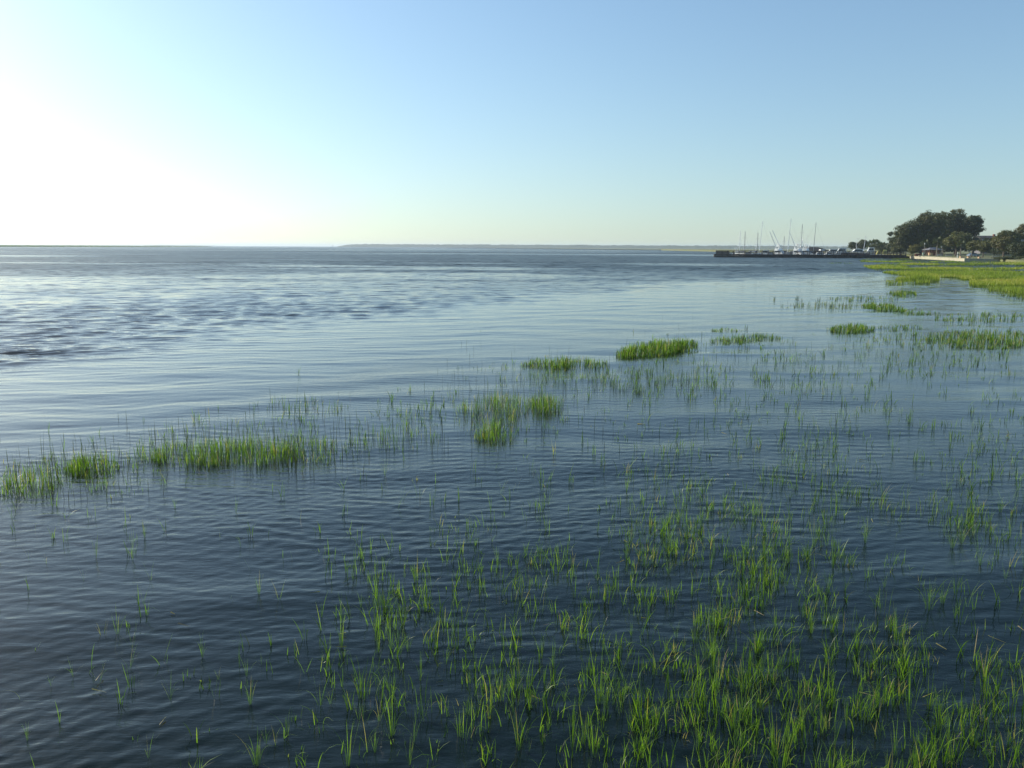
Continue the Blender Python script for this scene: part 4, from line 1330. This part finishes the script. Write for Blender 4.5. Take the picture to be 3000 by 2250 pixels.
def palm(px, Y, top, label, seed=0, R_=1.9, n=22, lean=0.0):
    X = at_depth(px, Y); gz = float(park_height(np.array(X), np.array(Y))) - .05
    if Y > 425: gz = 0.8
    H = zof(top, px, Y) - gz - R_ * .75
    root = empty('palm_tree', (X, Y, gz), label=label, cat='palm tree', group='cabbage palms in the park')
    g = np.random.default_rng(seed)
    tip = (lean * H, 0, H)
    MB().path([(0, 0, -.3), (lean * H * .4, 0, H * .5), tip], [.24, .20, .18], 7).build('trunk', M['palm_bark'], root)
    V = []; Q = []; T = []
    for k in range(n):
        az = 2.399 * k + g.uniform(-.2, .2); el = math.asin(min(0.95, max(-0.55, -0.5 + 1.45 * k / n)))
        d = np.array([math.cos(az) * math.cos(el), math.sin(az) * math.cos(el), math.sin(el)])
        side = np.array([-math.sin(az), math.cos(az), 0.0]); up = np.cross(d, side)
        base = np.array(tip) + d * .15
        for j in range(9):                                   # fan of leaflets at the end of a stalk
            f = (j - 4) / 4.0
            st = base + d * R_ * .42
            e = st + (d * math.cos(f * 1.15) + side * math.sin(f * 1.15)) * R_ * .62 * (1 - .15 * abs(f)) + np.array([0, 0, -.28 * R_ * (0.4 + abs(f) * .6)])
            w = np.cross(e - st, up); w = w / (np.linalg.norm(w) + 1e-6) * .085 * R_
            m = (st + e) / 2 + np.array([0, 0, .05])
            i = len(V); V += [st, m - w, e, m + w]; Q.append((i, i + 1, i + 2, i + 3)); T += [g.uniform(.1, .9)] * 4
    link('crown', mesh_np('crown', np.array(V), np.array(Q), None, {'tone': np.array(T)}), M['palm'], root)
    return root


palm(2552, 436, 703, 'left palm of the pair behind the white workboat', seed=1, R_=3.2, n=26)
palm(2563, 432, 700, 'right palm of the pair behind the white workboat, a little taller', seed=2, R_=3.0, n=26)
palm(2580, 402, 706, 'feathery palm rising from the dark thicket by the marina', seed=3, R_=3.4, n=28)
palm(2592, 398, 714, 'lower palm half sunk in the dark thicket', seed=4, R_=3.0, n=24)
palm(2744, 318, 694, 'single palm in front of the pavilion roof', seed=5, R_=1.9)
palm(2707, 336, 702, 'palm behind the left lamp post by the pavilion', seed=6, R_=2.1)
palm(2814, 312, 705, 'palm standing in front of the light olive oak', seed=7, R_=1.8)
palm(2761, 330, 712, 'short palm behind the right lamp post', seed=8, R_=1.6)


# ------------------------------------------------------------------ park furniture and buildings
def ground(px, Y):
    X = at_depth(px, Y)
    return (X, Y, float(park_height(np.array(X), np.array(Y))) - 0.03)


def pavilion():
    root = empty('pavilion', ground(2733, 334), R(4), label='open sided park pavilion with a grey hipped roof among the trees', cat='pavilion')
    w, dp, h = 3.2, 2.6, 2.35
    MB().add([(-w, -dp, h), (w, -dp, h), (w, dp, h), (-w, dp, h), (-w * .35, 0, h + .95), (w * .35, 0, h + .95), (-w, -dp, h - .12), (w, -dp, h - .12), (w, dp, h - .12), (-w, dp, h - .12)],
             [(0, 1, 5, 4), (1, 2, 5), (2, 3, 4, 5), (3, 0, 4), (6, 7, 1, 0), (7, 8, 2, 1), (8, 9, 3, 2), (9, 6, 0, 3), (9, 8, 7, 6)]).build('roof', M['roof'], root)
    for x in (-w * .88, -w * .3, w * .3, w * .88):
        for y in (-dp * .88, dp * .88):
            MB().box(x - .11, x + .11, y - .11, y + .11, 0, h - .12).build('post', M['brick'], root)
    MB().box(-w, w, -dp, dp, -.2, .10).build('floor', M['deck_wood'], root)
    MB().box(-w * .75, -w * .25, -dp * .8, -dp * .3, .10, 1.15).build('counter', M['lit_plaster'], root)
    MB().box(-w * .2, w * .84, dp * .7, dp * .8, .10, 1.6).build('back_wall', M['brick'], root)


pavilion()


def lamp(px, Y, top, label):
    g = ground(px, Y); H = zof(top, px, Y) - g[2]
    root = empty('lamp_post', g, label=label, cat='lamp post', group='lamp posts by the pavilion')
    MB().tube((0, 0, -.2), (0, 0, .5), .14, .11, 8).build('base', M['post_metal'], root)
    MB().tube((0, 0, .5), (0, 0, H - .65), .075, .06, 8).build('pole', M['post_metal'], root)
    MB().tube((0, 0, H - .65), (0, 0, H - .2), .15, .26, 8).build('lantern', M['white_canvas'], root)
    MB().tube((0, 0, H - .2), (0, 0, H), .30, .05, 8).build('cap', M['post_metal'], root)


lamp(2707, 322, 711, 'tall lamp post at the left corner of the pavilion')
lamp(2757, 318, 720, 'shorter lamp post at the right corner of the pavilion')


def bench(px, Y, rz, label, mat='bench', w=1.8):
    root = empty('park_bench', ground(px, Y), rz, label=label, cat='bench', group='benches along the park lawn')
    for k in range(4):
        MB().box(-w / 2, w / 2, -.28 + k * .14, -.17 + k * .14, .44, .485).build('slat', M[mat], root)
    for k in range(3):
        MB().box(-w / 2, w / 2, .28, .315, .55 + k * .14, .66 + k * .14).build('back_slat', M[mat], root)
    for x in (-w / 2 + .1, w / 2 - .17):
        MB().box(x, x + .07, -.27, -.19, -.1, .438).build('leg', M['post_metal'], root)
        MB().box(x, x + .07, .21, .275, -.1, .95).build('leg', M['post_metal'], root)


bench(2754, 314, R(10), 'pale bench just right of the right lamp post', w=2.2)
bench(2781, 308, R(5), 'pale bench midway between the pavilion and the lawn post', w=2.6)
bench(2921, 280, R(-5), 'greenish bench under the broad oak near the right edge', w=2.4)
for px, Y, s, lab in [(2819, 295, .75, 'long low stone block with orange light in its colour beside the palm trunk'), (2840, 291, .55, 'squarish stone block with orange light in its colour under the small yellow green oak'), (2871, 286, .45, 'smallest stone block with orange light in its colour right of the square one')]:
    r_ = empty('stone_block', ground(px, Y), R(8), label=lab, cat='stone block', group='stone blocks coloured as lit orange on the lawn')
    MB().hexa([(-s, -.4, -.1), (s, -.4, -.1), (s, .4, -.1), (-s, .4, -.1)], [(-s * .96, -.36, .42), (s * .96, -.36, .42), (s * .96, .36, .42), (-s * .96, .36, .42)]).build('base', M['tan'], r_)
    MB().box(-s * 1.05, s * 1.05, -.44, .44, .422, .54).build('slab', M['tan'], r_)
r_ = empty('lawn_post', ground(2806, 297), label='pale upright post with a dark collar on the lawn left of the palm', cat='post')
MB().tube((0, 0, -.1), (0, 0, 1.1), .17, .15, 8).build('post', M['white_canvas'], r_)
MB().tube((0, 0, 1.1), (0, 0, 1.35), .20, .20, 8).build('collar', M['navy'], r_)
MB().tube((0, 0, 1.35), (0, 0, 1.85), .15, .10, 8).build('cap', M['white_canvas'], r_)
r_ = empty('utility_box', ground(2705, 326), label='pale green utility box beside the left lamp post', cat='utility box')
MB().box(-.3, .3, -.25, .25, 0.35, 1.3).build('cabinet', M['green_box'], r_)
MB().box(-.07, .07, -.07, .07, -.1, .348).build('stand', M['post_metal'], r_)
r_ = empty('brick_wall', ground(2696, 330), R(-3), label='low red brick wall between the shrub and the pavilion', cat='wall')
MB().box(-1.9, 1.9, -.15, .15, -.2, .75).build('wall', M['brick'], r_)
MB().box(-1.95, 1.95, -.2, .2, .752, .84).build('coping', M['brick'], r_)
MB().box(-.9, 2.6, -.9, -.5, -.2, .22).build('step', M['wall'], r_)


def car(px, Y, rz, col, label):
    root = empty('parked_car', ground(px, Y), rz, label=label, cat='car', group=None)
    m = pmat('car_paint', col, 0.3, var=0.04, scale=1.0)
    prof = [(-2.2, .35), (-2.2, .85), (-1.7, .95), (-1.1, 1.42), (.5, 1.42), (1.15, .95), (2.1, .80), (2.2, .35)]
    MB().loft([[(x, y, z) for x, z in prof] for y in (-.85, .85)]).build('body', m, root)
    MB().box(-1.25, .75, -.858, .858, .98, 1.30).build('side_window', M['glass'], root)
    for x in (-1.4, 1.4):
        for y in (-.87, .67):
            MB().tube((x, y, .32), (x, y + .2, .32), .33, n=12).build('wheel', M['tyre'], root)


car(2852, 318, R(10), (0.20, 0.26, 0.34), 'blue grey car parked in shade behind the small yellow green oak on the lawn')


def house(px0, px1, Y, ridge, eave, label, rm='roof_dark'):
    xm = (at_depth(px0, Y) + at_depth(px1, Y)) / 2; hw = (at_depth(px1, Y) - at_depth(px0, Y)) / 2
    gz = float(park_height(np.array(xm), np.array(Y)))
    zr = zof(ridge, px0, Y) - gz; ze = zof(eave, px0, Y) - gz; dp = 3.2
    root = empty('house', (xm, Y + dp, gz), label=label, cat='house')
    MB().box(-hw, hw, -dp, dp, -.5, ze).build('wall', M['house'], root)
    e = .6
    MB().add([(-hw - e, -dp - e, ze + .01), (hw + e, -dp - e, ze + .01), (hw + e, dp + e, ze + .01), (-hw - e, dp + e, ze + .01), (-hw - e, 0, zr), (hw + e, 0, zr)],
             [(0, 1, 5, 4), (2, 3, 4, 5), (1, 2, 5), (3, 0, 4), (3, 2, 1, 0)]).build('roof', M[rm], root)
    for fl in (0, 1):
        for k in range(5):
            x = -hw * .8 + hw * 1.6 * k / 4
            z = ze - 1.9 - 2.8 * fl
            wf = MB().box(x - .62, x + .62, -dp - .07, -dp - .004, z - .1, z + 1.3).build('window', M['hull'], root)
            MB().box(x - .5, x + .5, -dp - .10, -dp - .072, z, z + 1.2).build('pane', M['glass'], wf)
    MB().box(hw * .3, hw * .3 + .9, -1.2, -.3, ze, zr + .7).build('chimney', M['brick'], root)


house(2872, 2935, 400, 690, 697, 'dark roofed grey house showing between the big oaks and the right hand trees')
house(2972, 3110, 385, 686, 694, 'second grey house behind the trees at the right edge', rm='roof')


# ------------------------------------------------------------------ haze over the water
HAZE = 1.3e-4
hb = MB().box(-13000, 13000, -13000, 13000, -3.0, 27.0).mesh('haze')
hm = bpy.data.materials.new('haze_air'); hm.use_nodes = True
t = hm.node_tree
for n in list(t.nodes):
    if n.type != 'OUTPUT_MATERIAL': t.nodes.remove(n)
pv = t.nodes.new('ShaderNodeVolumePrincipled')
pv.inputs['Color'].default_value = (0.78, 0.90, 1.0, 1)
pv.inputs['Density'].default_value = HAZE
pv.inputs['Anisotropy'].default_value = 0.35
t.links.new(pv.outputs[0], t.nodes['Material Output'].inputs['Volume'])
link('haze', hb, hm, kind='stuff')
